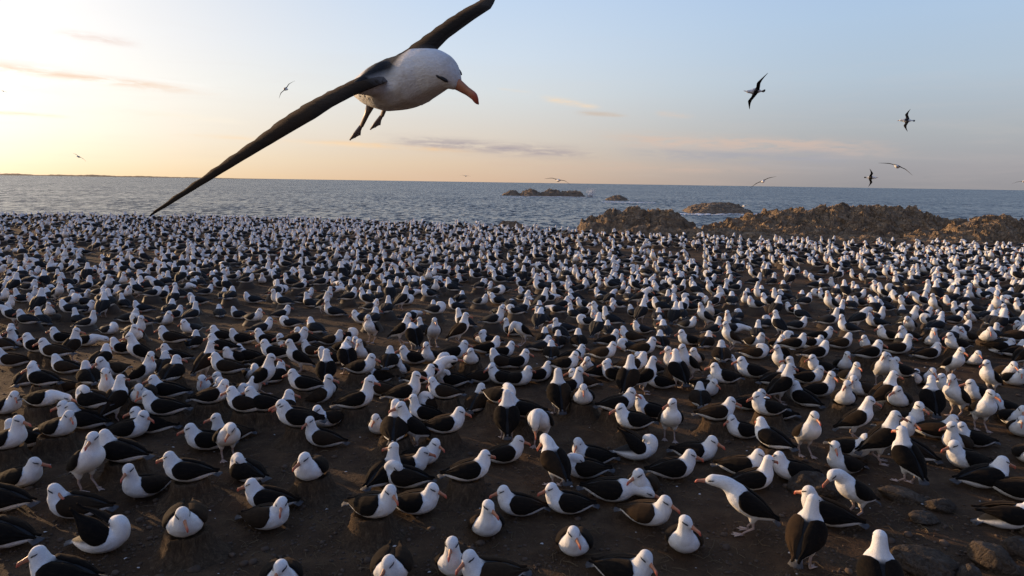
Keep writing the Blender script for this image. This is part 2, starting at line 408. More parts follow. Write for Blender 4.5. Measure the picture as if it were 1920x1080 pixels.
def body_mesh(pose, yaw, voxel=.0115, smooth=5):
    Bf = body_frame(pose); Hf = head_frame(pose, yaw)
    rot = Bf.to_3x3(); ells = []
    n = 26 if voxel < .02 else 14
    for i in range(n):
        x = BX[0] + (BX[-1] - .03 - BX[0]) * i / (n - 1); z, ry, rz = section(x)
        ells.append(ell(Bf @ Vector((x, 0, z)), .045, ry, rz, rot))
    if pose in STANDING:      # feathered thighs
        for s in (-1, 1):
            a = Bf @ Vector((-.07, .075 * s, .08)); ells += chain([(*a, .062), (a.x + .01, a.y, a.z - .075, .034)], .02)
    hc = Vector(POSES[pose][3])
    st = Bf @ Vector((.17, 0, .165))
    ells += chain(smooth_pts([(*st, .118)] + POSES[pose][2] + [(*hc, .066)]), .014 if voxel < .02 else .028)
    hr = Hf.to_3x3()
    ells += [ell(hc, .074, .066, .066, hr), ell(Hf @ Vector((.030, 0, -.006)), .056, .052, .052, hr), ell(Hf @ Vector((.062, 0, -.014)), .034, .033, .036, hr)]
    me = remeshed('body', ells, voxel, smooth)
    n = len(me.vertices); co = np.empty(n * 3, np.float32); me.vertices.foreach_get('co', co); co = co.reshape(-1, 3)
    Bi = np.array(Bf.inverted()); loc = co @ Bi[:3, :3].T + Bi[:3, 3]
    cz = np.interp(loc[:, 0], BX, BZ); rz = np.interp(loc[:, 0], BX, BRZ)
    up = np.clip(((loc[:, 2] - cz) / rz - .15) / .45, 0, 1)
    fr = np.clip((.165 - loc[:, 0] - .25 * np.maximum(0, loc[:, 2] - .235)) / .075, 0, 1)
    keep = np.clip((.31 - loc[:, 2]) / .04, 0, 1)
    hd = np.linalg.norm(co - np.array(hc), axis=1); keep = keep * np.clip((hd - .075) / .03, 0, 1)
    k = (up * fr * keep * (loc[:, 0] > -.30))[:, None]; k = k * k * (3 - 2 * k)
    tint = np.array(WHITE) * (1 - k) + np.array(MANTLE) * k
    # light grey smudge round the eye and soiled belly
    lh = (co - np.array(hc)) @ np.array(Hf.to_3x3())
    sm = np.exp(-(((lh[:, 0] - .03) / .035) ** 2 + ((lh[:, 2] - .012) / .014) ** 2))[:, None] * .30
    tint = tint * (1 - sm * np.array([1, .96, .92]))
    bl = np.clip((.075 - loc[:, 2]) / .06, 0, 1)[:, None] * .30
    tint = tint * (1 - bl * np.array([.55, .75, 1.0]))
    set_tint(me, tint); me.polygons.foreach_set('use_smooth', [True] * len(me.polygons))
    return me
def wing_mesh(pose, side, lift=0, out=0, nu=34, nv=16):
    """Folded wing: a thin shell laid round the flank, its long feathers running out past the tail."""
    Bf = body_frame(pose)
    hinge = Vector((.15, .10 * side, .20))
    if lift: Bf = Bf @ Matrix.Translation(hinge) @ Matrix.Rotation(R(-out) * side, 4, 'Z') @ Matrix.Rotation(R(lift), 4, 'Y') @ Matrix.Rotation(R(out * .8) * side, 4, 'X') @ Matrix.Translation(-hinge)
    V, Fc, T = [], [], []
    for lay in (0, 1):
        for i in range(nu + 1):
            u = i / nu; x = .185 - .515 * u ** 1.02
            z, ry, rz = section(x)
            p0 = np.interp(u, [0, .06, .15, .5, 1], [62, 30, 8, 2, 20]); p1 = np.interp(u, [0, .05, .12, .25, .4, .55, .7, .85, 1], [66, 90, 104, 110, 107, 98, 86, 72, 60])
            for j in range(nv + 1):
                v = j / nv; ph = R(p0 + (p1 - p0) * v)
                edge = min(1, 6 * v * (1 - v)) * min(1, u * 9)
                off = .003 + .017 * edge ** .6 if lay == 0 else -.004 + .006 * edge
                if lay == 0 and u > .3:
                    fe = (v * 7 + u * 2.0) % 1.0; off += .0035 * (fe - .5) * min(1, (u - .3) * 6)
                lap = .004 * side * 0
                y = math.sin(ph) * (ry + off) * side; zz = z + math.cos(ph) * (rz + off)
                xj = x + (.012 * math.sin(v * 21) * min(1, max(0, u - .45) * 3) if 0 < j < nv else 0)
                if lift: y += .0
                V.append(Bf @ Vector((xj, y + .003 * side, zz)))
                k = min(1, max(0, (.12 - u) / .12)) * .5
                T.append([WING[q] * (1 - k) + MANTLE[q] * k for q in range(3)])
    n1 = nv + 1; N = (nu + 1) * n1
    for i in range(nu):
        for j in range(nv):
            a = i * n1 + j; q = (a, a + 1, a + n1 + 1, a + n1)
            Fc.append(q if side < 0 else q[::-1]); q2 = tuple(N + k for k in q); Fc.append(q2[::-1] if side < 0 else q2)
    def rim(ids):
        for a, b in zip(ids, ids[1:]): Fc.append((a, b, N + b, N + a))
    rim([j for j in range(n1)]); rim([nu * n1 + j for j in range(n1)]); rim([i * n1 for i in range(nu + 1)]); rim([i * n1 + nv for i in range(nu + 1)])
    return mesh_from('wing', V, Fc, T)
def tail_mesh(pose, Bf=None, x0=-.235, ln=.145, wide=.078):
    Bf = Bf or body_frame(pose); V, Fc, T = [], [], []
    for lay in (0, 1):
        for i in range(6):
            u = i / 5
            for j in range(9):
                s = j / 8 * 2 - 1
                x = x0 - ln * u * (1 - .22 * abs(s) ** 2) - (.006 * math.cos(s * 14) if i == 5 else 0)
                V.append(Bf @ Vector((x, s * (.035 + (wide - .035) * u), .142 - .012 * u - .018 * s * s * u + (.006 if lay == 0 else -.006) * (1 - .6 * u))))
                k = min(1, u * 1.6); T.append([WHITE[q] * (1 - k) * .9 + TAIL[q] * k for q in range(3)])
    for i in range(5):
        for j in range(8):
            a = i * 9 + j; Fc.append((a, a + 9, a + 10, a + 1)); Fc.append(tuple(54 + k for k in (a, a + 1, a + 10, a + 9)))
    ring = [j for j in range(9)] + [i * 9 + 8 for i in range(1, 6)] + [45 + j for j in range(7, -1, -1)] + [i * 9 for i in range(4, 0, -1)]
    for a, b in zip(ring, ring[1:] + ring[:1]): Fc.append((a, b, 54 + b, 54 + a))
    return mesh_from('tail', V, Fc, T)
def bill_mesh(Hf, n=12, m=10):
    V, Fc, T = [], [], []
    for i in range(n + 1):
        u = i / n; x = .066 + .135 * u
        h = np.interp(u, [0, .1, .5, .75, .88, 1], [.031, .027, .019, .019, .020, .003]); wd = np.interp(u, [0, .1, .5, .85, 1], [.021, .018, .0125, .012, .002])
        zc = -.014 - .004 * u + (-.020 * max(0, (u - .72) / .28) ** 1.6)
        for j in range(m):
            a = 2 * PI * j / m; V.append(Hf @ Vector((x, wd * math.cos(a), zc + h * math.sin(a))))
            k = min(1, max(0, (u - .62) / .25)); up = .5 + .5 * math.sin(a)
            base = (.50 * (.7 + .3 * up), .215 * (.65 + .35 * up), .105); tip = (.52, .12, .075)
            q = [base[z] * (1 - k) + tip[z] * k for z in range(3)]
            if u < .07: q = [.09, .06, .05]
            T.append(q)
    for i in range(n):
        for j in range(m): a = i * m + j; b = i * m + (j + 1) % m; Fc.append((a, b, b + m, a + m))
    Fc.append(tuple(range(m - 1, -1, -1))); Fc.append(tuple(n * m + j for j in range(m)))
    return mesh_from('bill', V, Fc, T)
def stripe_mesh(Hf, side, sub=2):
    """Dark feather stripe over and behind the eye, with the eye in it."""
    bm = bmesh.new()
    def add(c, r, tilt):
        M = Hf @ Matrix.Translation(c) @ Matrix.Rotation(R(tilt) * side, 4, 'Z') @ Matrix.Rotation(R(9), 4, 'Y') @ Matrix.Diagonal((*r, 1))
        bmesh.ops.create_icosphere(bm, subdivisions=sub, radius=1, matrix=M)
    add((.036, .0515 * side, .006), (.026, .0085, .0085), -14)
    add((.010, .0605 * side, .010), (.022, .007, .0065), 2)
    me = bpy.data.meshes.new('eye_stripe'); bm.to_mesh(me); bm.free()
    me.polygons.foreach_set('use_smooth', [True] * len(me.polygons))
    set_tint(me, np.tile([[.020, .020, .024]], (len(me.vertices), 1))); return me
def tube(V, Fc, pts, m=8):
    o = len(V)
    for i, (p, r) in enumerate(pts):
        a = Vector(pts[max(0, i-1)][0]); b = Vector(pts[min(len(pts)-1, i+1)][0]); d = (b - a).normalized()
        s = d.cross(Vector((0, 1, 0.01))).normalized(); t = d.cross(s)
        for j in range(m): q = 2 * PI * j / m; V.append(Vector(p) + s * (r * math.cos(q)) + t * (r * math.sin(q)))
    for i in range(len(pts) - 1):
        for j in range(m): a = o + i * m + j; b = o + i * m + (j + 1) % m; Fc.append((a, b, b + m, a + m))
    Fc.append(tuple(o + j for j in range(m - 1, -1, -1))); Fc.append(tuple(o + (len(pts) - 1) * m + j for j in range(m)))
def leg_mesh(pose, side):
    Bf = body_frame(pose); V, Fc = [], []
    a = Bf @ Vector((-.07, .075 * side, .08)); top = (a.x + .008, a.y, a.z - .07); fx = .03 + .035 * side
    tube(V, Fc, [(top, .020), ((top[0] - .012, top[1], .125), .0135), ((top[0] - .02, top[1], .105), .0145), ((fx * .5, top[1], .05), .0105), ((fx, top[1], .018), .013)])
    return mesh_from('leg', V, Fc, np.tile([[.40, .30, .26]], (len(V), 1)))
def foot_mesh(pose, side):
    Bf = body_frame(pose); a = Bf @ Vector((-.07, .075 * side, .08)); fx = .03 + .035 * side; y0 = a.y; V, Fc = [], []
    toes = [(-24, .105), (3, .118), (30, .100)]
    for t, L in toes:
        c2, s2 = math.cos(R(t * side)), math.sin(R(t * side))
        tube(V, Fc, [((fx - .01, y0, .016), .011), ((fx + L * .5 * c2, y0 + L * .5 * s2, .011), .008), ((fx + L * c2, y0 + L * s2, .006), .0045)], 6)
    o = len(V); web = [(fx - .012, y0)]
    for k, (t, L) in enumerate(toes):
        web.append((fx + L * .93 * math.cos(R(t * side)), y0 + L * .93 * math.sin(R(t * side))))
        if k < 2: m = (t + toes[k+1][0]) / 2; web.append((fx + .082 * math.cos(R(m * side)), y0 + .082 * math.sin(R(m * side))))
    for z in (.009, .003):
        for q in web: V.append(Vector((q[0], q[1], z)))
    n = len(web); top = tuple(o + i for i in range(n)); Fc.append(top if side > 0 else top[::-1]); bt = tuple(o + n + i for i in range(n)); Fc.append(bt[::-1] if side > 0 else bt)
    for i in range(n): k = (i + 1) % n; Fc.append((o + i, o + n + i, o + n + k, o + k))
    return mesh_from('foot', V, Fc, np.tile([[.46, .36, .31]], (len(V), 1)))
CACHE = {}
def kit(kind, *key, make):
    k = (kind,) + key
    if k not in CACHE: CACHE[k] = make()
    return CACHE[k]
def variant(pose, yaw):
    wl = {'w': (-46, 4), 'W': (-16, 2)}.get(pose, (0, 0))
    Hf = head_frame(pose, yaw)
    d = [('body', kit('body', pose, yaw, make=lambda: body_mesh(pose, yaw)), M_PLUME)]
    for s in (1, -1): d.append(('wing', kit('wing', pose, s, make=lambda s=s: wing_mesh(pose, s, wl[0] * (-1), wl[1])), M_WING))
    d.append(('tail', kit('tail', pose, make=lambda: tail_mesh(pose)), M_PLUME))
    d.append(('bill', kit('bill', pose, yaw, make=lambda: bill_mesh(Hf)), M_BILL))
    for s in (1, -1): d.append(('eye_stripe', kit('eye_stripe', pose, yaw, s, make=lambda s=s: stripe_mesh(Hf, s)), M_EYE))
    if pose in STANDING:
        for s in (1, -1): d.append(('leg', kit('leg', pose, s, make=lambda s=s: leg_mesh(pose, s)), M_SKIN, ('foot', kit('foot', pose, s, make=lambda s=s: foot_mesh(pose, s)), M_SKIN)))
    return d
def place_albatross(pose, yaw, loc, heading, size, tilt=0.0):
    root = bpy.data.objects.new('albatross', None); C.objects.link(root); root.empty_display_size = .2
    root.location = loc; root.rotation_euler = (tilt, 0, R(heading)); root.scale = (size,) * 3
    for row in variant(pose, yaw):
        o = link(row[0], row[1], row[2], root)
        if len(row) > 3: link(row[3][0], row[3][1], row[3][2], o)
    return root
# ------------------------------------------------------------------ the colony, bird by bird
# photo x, y of the base, pose, heading (0 right, 90 away, 180 left, 270 towards the viewer), head turn, n = on a nest ; short name ; label
BIRDS = '''
12 842 a 350 0 n
55 838 s 180 0
108 818 s 345 -30 n
155 801 s 185 0
240 822 s 0 -20
290 812 s 183 0
394 843 s 205 0
436 827 a 215 -30
428 862 k 300 -60 ; the hunched albatross with a sunlit wing edge ; albatross with a sunlit wing edge, hunched and billing its dark-backed partner just in front
468 903 p 150 30
165 918 t 335 -60 ; the tall albatross looking at the camera ; tall standing albatross with its face to the camera among sitting ones, left side
234 866 s 175 0 n
278 930 a 240 30 ; the small upright albatross with a grey-white front ; upright sitting albatross with a broad pale breast, below the long-billed bird on its nest
358 902 s 185 -10 n ; the albatross with an orange bill on a nest ; albatross facing left with a bright orange bill, on a nest in the lower left
38 912 s 350 0
8 957 s 180 0
152 970 s 190 140 ; the albatross looking back over its own back ; albatross with its head turned right over its black back, above the preening one
188 1034 w 0 0 ; the preening albatross with raised dark wings ; albatross preening with dark wings half raised and tail fanned, bottom left of the photo
350 1002 W 295 20 n ; the albatross on the broad mud mound ; albatross with hunched brown wings on a broad dark mud mound, lower left
14 1024 s 180 0
125 1100 s 185 30 ; the albatross cut by the bottom edge, left ; albatross facing left, cut off by the bottom edge below the wing-raised preener
510 955 s 185 0
497 990 s 340 -60 ; the albatross facing the camera beside the dark-backed one ; albatross with its face turned to the camera, in front of a left-facing one
610 838 a 190 60 ; the slim-necked albatross with its face turned to the camera ; slim-necked albatross turning its face to us, behind the straw nest bird
585 896 s 268 -30 n ; the albatross on the straw nest ; front-facing albatross on a straw-edged nest, its bill lowered to the left
562 799 s 195 0
618 799 s 235 0
715 812 s 265 0
740 823 a 100 0
776 843 t 195 0 ; the standing albatross facing left above the centre nests
832 812 s 355 0
786 872 s 350 -30
762 890 s 345 0
718 908 a 60 100
765 914 p 175 0
698 968 s 335 -30 n ; the albatross on the sunlit-sided nest ; right-facing albatross on a nest mound with a sunlit left side, centre left
776 962 s 345 0
875 901 s 12 0 n
942 868 s 5 0
978 966 s 185 0 ; the left-facing albatross with crossing wing tips ; left-facing albatross in front of another whose wing tips cross its tail, lower centre
910 1000 a 285 30 ; the pear-shaped albatross facing the camera ; pear-shaped albatross facing the camera, lower centre, black wing on its right
735 1088 W 280 -30 ; the albatross with wings lifted at the bottom edge ; albatross at the bottom edge with brown sunlit wings lifted behind its head
855 1072 a 262 0 ; the upright albatross above the bottom edge ; upright front-facing albatross above the bottom edge, pink bill pointing down
925 1100 s 195 30 ; the albatross cut by the bottom edge, centre ; albatross with its black body stretched right, cut by the bottom edge near centre
528 1100 s 290 -30 ; the albatross at the bottom edge with a sunlit wing ; front-facing albatross cut by the bottom edge, sunlit brown wing on its left
1012 838 b 250 30 ; the standing albatross with its bill to the ground ; white-fronted albatross standing with its long bill pointing down, centre
1042 914 k 115 100 ; the black-backed albatross bending its neck left ; black-backed albatross seen from behind, bending its thick neck left with orange bill out
1113 872 s 195 60
1100 896 p 180 30
1188 862 w 350 0 ; the albatross with one wing cocked up ; albatross tucking its head with one black wing cocked upright behind, centre right
1300 864 s 335 0
1257 897 s 350 0
1205 926 s 245 -30
1140 938 l 350 0 ; the albatross stretching its neck low ; albatross stretching its white neck low to the right towards a billing partner
1068 962 s 190 0
1208 982 s 325 0 ; the albatross with an upright dark wing and pink bill ; albatross with a blocky dark wing at left and pink bill pointing right, lower centre
1077 1034 s 255 30 ; the round albatross facing the camera, bottom centre ; round white albatross facing the camera on bare ground, bottom centre, bill straight down
1281 1030 a 260 60 ; the lone white albatross with its bill over its wing ; lone round albatross on bare ground with its bill laid right across its wing
1165 1092 s 320 -30 ; the albatross with golden wings at the bottom edge ; albatross with golden brown sunlit wings, cut by the bottom edge right of centre
1385 890 s 340 0
1405 918 a 350 0
1402 1000 f 165 0 ; the standing albatross stretching its neck left ; albatross standing on pale webbed feet, neck stretched level to the left, lower right
1395 822 s 185 0
1190 804 s 190 0 n
1255 824 t 265 -60 ; the tall albatross on thin pale legs ; tall white-fronted albatross on thin pale legs, bill turned left, above centre right
1450 840 s 120 -30 n
1508 853 t 275 0 ; the tall front-facing albatross with one golden wing ; tall albatross on pale legs facing the camera, one golden wing showing on its left
1600 825 t 350 0 ; the big black-winged albatross standing right ; big black-winged albatross standing turned right, right part of the colony
1590 855 s 300 30
1585 887 a 195 60 ; the broad albatross above the rock pile ; broad sitting albatross with its face to the camera, just above the sunlit rock
1645 868 t 0 0
1675 820 s 300 0
1700 908 t 105 0 ; the brown-backed albatross with sunlit wings ; albatross seen from behind with sunlit brown wings and pale tail, right of the rock
1715 862 s 120 60
1748 821 s 340 30
1795 845 a 215 -30
1827 838 s 180 0
1815 880 s 185 0
1838 914 s 355 0 ; the long-bodied albatross facing right ; long-bodied sitting albatross facing right on open ground near the right edge
1905 936 s 320 0
1885 990 W 345 0 ; the albatross with a folded brown wing raised, right ; albatross with brown wing humped up behind its lowered head, near the right edge
1926 868 s 250 0
1490 901 s 185 0
1600 970 k 188 0 ; the striding albatross bending to its partner ; striding albatross with black back and bent head, billing another beside the rock
1505 1062 t 55 0 ; the largest standing albatross, seen from behind ; largest standing albatross, seen from behind with black wings and head turned away, lower right
1556 985 s 150 -30
1645 1150 t 75 0 ; the long white neck at the bottom edge ; long white neck and head of an albatross rising from the bottom edge, right
1837 805 t 262 30 ; the tall white-breasted albatross near the right edge ; tall white-breasted albatross standing to face the camera, near the right edge
1895 797 s 270 0
16 642 s 100 0
38 636 s 80 0
84 622 s 300 0
122 628 s 300 30
150 624 s 10 0
10 656 s 170 0
42 650 a 250 0
122 644 s 180 0
160 649 l 0 0 ; the low flat albatross in the far upper left
202 633 p 350 0
230 611 s 200 0
252 639 s 300 0
285 631 s 0 0
320 623 s 300 0
75 661 s 180 0
27 688 s 195 0
107 671 s 185 0
134 680 t 70 -60 ; the standing albatross turned away, far upper left
128 701 s 185 0
187 686 s 90 0
235 664 s 190 0
268 693 t 200 0 ; the tall standing albatross of the upper left ; tall albatross standing turned left among sitting ones, upper left of the colony
332 656 s 185 0
326 644 s 190 0
332 679 s 185 0
362 653 s 90 0
374 631 s 190 0
420 641 s 185 0
427 622 a 200 0
456 646 s 185 0
420 661 s 185 0
470 679 s 185 0
446 682 s 230 0
50 723 s 100 0
85 724 s 170 0
118 741 s 210 0
170 721 s 130 -30 n
213 706 s 250 0 n
215 740 a 280 0
268 733 t 12 0
306 702 s 100 0
322 714 s 90 0
385 710 t 70 0 ; the upright black-backed albatross in the upper left crowd
430 701 s 185 0
468 712 p 320 0 ; the tucked-up albatross with brown lit wings, upper left crowd
78 762 l 0 0 n ; the flat albatross with its neck stretched right ; flat black-backed albatross on a nest, neck stretched low to the right, left edge
180 766 p 170 0 n
270 757 W 285 0 n
318 746 s 185 0 n ; the left-facing nest bird, left middle crowd
398 739 s 260 0
416 744 s 285 0
435 747 a 190 0
452 748 s 0 0
395 757 s 10 0
430 767 s 30 0
215 792 t 70 0 ; the black-backed albatross seen from behind, left ; black-backed standing albatross seen from behind with a plain white nape, left part
10 776 s 350 0
165 804 s 185 0
312 779 s 190 0 n
465 773 s 185 0
528 623 s 90 0
560 611 s 10 0
620 627 a 185 0
697 641 t 250 0 ; the white-breasted albatross standing in mid colony ; white-breasted albatross standing to face the camera, middle of the colony
716 627 t 120 0
742 628 s 150 0
752 645 t 10 0
778 661 b 110 0 ; the doubled-over albatross in the upper centre crowd
812 649 t 282 0
860 646 t 30 0
880 636 s 20 0
903 643 p 270 0 ; the balled-up albatross facing us, upper centre crowd
920 649 s 190 0
940 633 s 260 0
505 649 s 185 0
552 646 s 0 0
577 646 s 170 0
620 648 s 355 0
648 641 p 0 0
640 661 s 330 0
520 673 s 185 0
546 656 s 200 0
562 701 t 200 0 ; the tall albatross with a sloping black back ; tall albatross standing turned left, black back sloping down, left of centre
590 669 s 180 0
625 684 s 190 0
652 703 b 120 0 ; the albatross bent over preening its breast ; albatross bent forward with its bill down on its breast, black back to us
675 701 s 350 0
672 657 s 265 0
680 673 a 265 0 n
728 691 s 95 0 n
752 703 a 265 0
778 683 s 185 0
808 679 a 250 0
836 691 p 255 0 n ; the white huddled albatross with its head tucked ; white huddled albatross with its head tucked away, on a nest left of centre
850 673 s 0 0
883 683 s 265 0 n
912 663 s 0 0
940 671 s 5 0
945 691 s 170 0
492 691 s 0 0
490 743 t 20 0 ; the black-sided albatross standing right, left of centre
515 718 s 80 0
612 727 t 95 0
610 741 s 300 0
575 733 s 180 0
592 758 a 30 0
665 766 a 20 0 n
715 718 s 190 0
720 743 s 180 0
785 721 s 0 0
808 731 f 0 0
755 751 a 10 0
835 748 s 185 0
850 726 p 180 0
900 718 s 10 0
945 721 s 180 0
893 771 s 70 0
935 756 p 320 0
950 826 t 95 0 ; the brown-winged albatross standing with its back to us ; tall albatross with its back to us, brown wings and long white neck, centre
500 771 s 180 0 n
528 784 s 80 0
565 801 s 190 0
800 790 a 190 0
820 773 p 180 0
990 615 s 0 0
980 647 b 200 0 ; the bowed standing albatross, upper centre crowd
1020 647 s 90 0
1046 652 s 90 0
1052 613 s 90 0
1078 622 s 185 0
1095 629 s 110 0
1112 637 p 340 0
1142 621 s 240 0
1138 648 s 10 0
1185 642 s 170 0
1195 627 s 185 0
1227 638 a 270 0
1246 634 s 200 0
1240 653 s 90 0
1085 652 s 90 0
1033 673 s 85 0
1072 678 s 10 0
1128 673 s 345 0 n ; the right-facing albatross on a nest, upper centre crowd
1202 665 s 0 0 n
1293 648 s 195 0
1322 653 s 60 0
1330 631 s 0 0
1370 657 t 195 0 ; the standing albatross facing left, upper right crowd
1352 678 s 70 0
1412 673 p 350 0 ; the tucked albatross facing right, upper right crowd
1412 651 s 300 0
1405 628 s 5 0
1430 638 s 200 0
965 691 s 20 0
1056 694 s 350 0 n
1100 699 s 270 0
1120 708 s 10 0
1155 716 s 150 0
1182 697 s 0 0
1200 697 a 240 0
1220 702 a 190 0
1268 692 a 200 0
1290 714 t 200 0 ; the big albatross leaning left among others ; big standing albatross leaning left, white front, right of centre
1303 682 s 250 0
1272 729 t 100 0
1360 719 s 185 0 n
1386 697 s 200 0
1412 709 s 180 0 n
1005 716 s 5 0
968 723 s 340 0
1048 780 t 95 0 ; the broad-backed albatross seen from behind, centre ; broad-backed standing albatross seen from behind beside an upright nest, centre
1062 738 a 0 0
1095 728 s 180 0
1092 757 s 268 0 n ; the albatross on the tall pillar nest ; front-facing white albatross on a tall pillar-like mud nest, centre
1175 747 t 60 0
1206 738 t 15 0
1240 729 s 180 0
1318 734 p 330 0
1322 742 s 290 0
1312 762 s 80 0
1155 772 s 0 0 n
1225 786 s 180 0
1340 788 s 0 0 n
1400 769 s 355 0
1442 779 s 185 0
985 783 s 190 0
1452 631 s 270 0
1495 629 s 270 0
1535 640 s 350 0
1562 633 s 200 0
1590 633 s 185 0
1610 619 s 350 0
1665 638 s 185 0
1638 631 s 190 0
1690 631 s 200 0
1705 641 s 185 0
1730 626 s 190 0
1773 634 s 300 0
1815 641 s 185 0
1850 641 W 240 0 n ; the wing-lifting albatross on a nest, right edge
1870 664 W 340 0
1900 641 s 0 0
1455 653 s 280 0
1485 655 s 0 0
1518 655 W 330 0 ; the albatross with lifted wings, upper right crowd
1572 654 s 0 0
1465 673 s 0 0
1525 673 s 0 0 n
1630 656 s 200 0
1625 673 s 0 0 n
1680 664 a 345 0 ; the long-necked albatross facing right, upper right crowd
1735 674 s 0 0
1745 649 a 250 0
1795 656 s 185 0
1898 669 s 10 0
1915 692 t 20 0
1465 707 t 200 0 ; the tall albatross turned left, right of centre crowd
1497 713 a 190 0
1540 700 s 185 0
1578 694 a 265 0
1590 717 a 280 0 ; the tall-necked white albatross on the right ; tall-necked white albatross sitting upright, facing the camera, right half
1640 692 s 345 0
1660 697 s 300 0
1650 722 t 250 -30
1690 707 s 190 0
1708 720 p 250 0
1782 710 t 290 0 ; the white albatross standing taller than its neighbours ; white-breasted albatross standing taller than its neighbours, upper right of the colony
1820 684 s 270 0
1855 739 t 195 0 ; the large albatross striding left near the right edge ; large black-backed albatross standing turned left near the right edge, upper right
1885 709 s 260 0
1897 722 s 270 0
1448 723 s 20 0
1460 757 t 20 0
1510 720 s 330 0
1530 744 a 350 0
1510 762 s 120 60
1580 759 a 250 -30
1615 742 s 200 0
1650 774 t 5 0
1685 762 s 230 -30
1735 720 s 260 0
1780 737 s 190 0
1745 787 t 80 0 ; the brown-backed albatross standing on the right ; standing albatross with a brown sunlit back towards us, right part of the colony
1790 782 t 200 0
1838 752 s 190 0
1885 777 s 190 0
1912 817 s 240 0
1695 802 a 290 0
1460 787 s 180 0
'''
rows = []
for ln in BIRDS.strip().splitlines():
    f = [q.strip() for q in ln.split(';')]; a = f[0].split()
    rows.append(dict(px=float(a[0]), py=float(a[1]), pose=a[2], head=float(a[3]), yaw=int(a[4]), nest=len(a) > 5, nick=f[1] if len(f) > 1 else None, label=f[2] if len(f) > 2 else None))
for b in rows:
    if b['nick'] and not b['label']: b['label'] = b['nick'][4:].replace('nest bird', 'albatross sitting on a nest')
drop = sorted((b for b in rows if not b['nick']), key=lambda b: b['py'])[:len(rows) - 300]
rows = [b for b in rows if not any(b is q for q in drop)]
print('named birds', len(rows))
# ---- mud nests
def nest_mesh(seed):
    r2 = random.Random(seed); V, Fc = [], []; nr, na = 16, 40
    off = r2.random() * 50
    prof = [(.42, -.05), (.36, .0), (.30, .03), (.25, .07), (.222, .115), (.205, .16), (.195, .20), (.188, .225), (.172, .238), (.15, .232), (.125, .21), (.09, .19), (.05, .18)]
    for i, (q, z) in enumerate(prof):
        for j in range(na):
            a = 2 * PI * j / na
            k = 1 + .17 * noise.noise((math.cos(a) * 1.2 + off, math.sin(a) * 1.2, z * 3)) + .10 * noise.noise((math.cos(a) * 4 + off, math.sin(a) * 5, z * 9)) + .055 * noise.noise((math.cos(a) * 14 + off, math.sin(a) * 14, z * 20))
            V.append((q * k * math.cos(a), q * k * math.sin(a), z + .022 * noise.noise((math.cos(a) * 3, math.sin(a) * 3 + off, i)) * (z > 0)))
    for i in range(len(prof) - 1):
        for j in range(na): b = (j + 1) % na; Fc.append((i * na + j, i * na + b, (i + 1) * na + b, (i + 1) * na + j))
    V.append((0, 0, .178)); c0 = len(V) - 1; l0 = (len(prof) - 1) * na
    for j in range(na): Fc.append((l0 + j, l0 + (j + 1) % na, c0))
    # dry straws caught in the rim
    for k in range(70):
        a = r2.uniform(0, 2 * PI); z = r2.uniform(.03, .235); q = np.interp(z, [0, .07, .2, .24], [.30, .245, .195, .175])
        p = Vector((q * math.cos(a), q * math.sin(a), z)); d = Vector((r2.gauss(0, 1) * .7 - math.sin(a), r2.gauss(0, 1) * .7 + math.cos(a), r2.gauss(-.5, .7))).normalized() * r2.uniform(.03, .09)
        nrm = Vector((math.cos(a), math.sin(a), .2)) * .006; s = d.cross(nrm).normalized() * .0022
        o = len(V); V += [p + nrm - s, p + nrm + s, p + d + nrm * 2.4 + s * .4, p + d + nrm * 2.4 - s * .4]; Fc.append((o, o + 1, o + 2, o + 3))
    return mesh_from('mud_nest', V, Fc)
NESTS = [nest_mesh(i) for i in range(5)]
NEST_H = .215
used_xy = []
for i, b in enumerate(rows):
    r2 = random.Random(100 + i)
    b['size'] = r2.uniform(.84, .94)
    if not b['nest'] and b['pose'] in 'sap' and b['py'] < 830 and not b['nick'] and r2.random() < .28: b['nest'] = True
    h = (NEST_H - .02) if b['nest'] else -.012 if b['pose'] not in STANDING else 0.0
    p = on_ground(b['px'], b['py'], h); b['loc'] = p
    yaw = b['yaw']
    if yaw == 0 and b['pose'] in 'satW' and not b['nick'] and r2.random() < .45: yaw = r2.choice([-30, 30, -60, 60])
    b['yawr'] = yaw; b['headr'] = b['head'] + r2.uniform(-7, 7)
    b['o'] = place_albatross(b['pose'], yaw, (p.x, p.y, p.z + h), b['headr'], b['size'])
    used_xy.append((p.x, p.y))
# ---- labels: a look, then where it is from the nearest bird anyone can find
POSEW = {'s': 'sitting albatross', 'a': 'long-necked sitting albatross', 'p': 'sitting albatross with head tucked', 'l': 'crouched albatross', 'w': 'preening albatross', 'W': 'sitting albatross with raised wings', 't': 'standing albatross', 'b': 'standing albatross bent over', 'f': 'standing albatross stretching', 'k': 'bowing albatross'}
def facing(h):
    h %= 360
    for a, b, t in ((0, 40, 'facing right'), (40, 140, 'facing away'), (140, 225, 'facing left'), (225, 315, 'facing the camera'), (315, 360, 'facing right')):
        if a <= h < b: return t
ORD = ['nearest', 'second', 'third', 'fourth', 'fifth', 'sixth', 'seventh', 'eighth', 'ninth', 'tenth', 'eleventh', 'twelfth', 'thirteenth', 'fourteenth']
def sector(dx, dy):
    if abs(dx) > abs(dy) * 1.2: return 'right of' if dx > 0 else 'left of'
    return 'behind' if dy < 0 else 'in front of'
heroes = [b for b in rows if b['nick']]
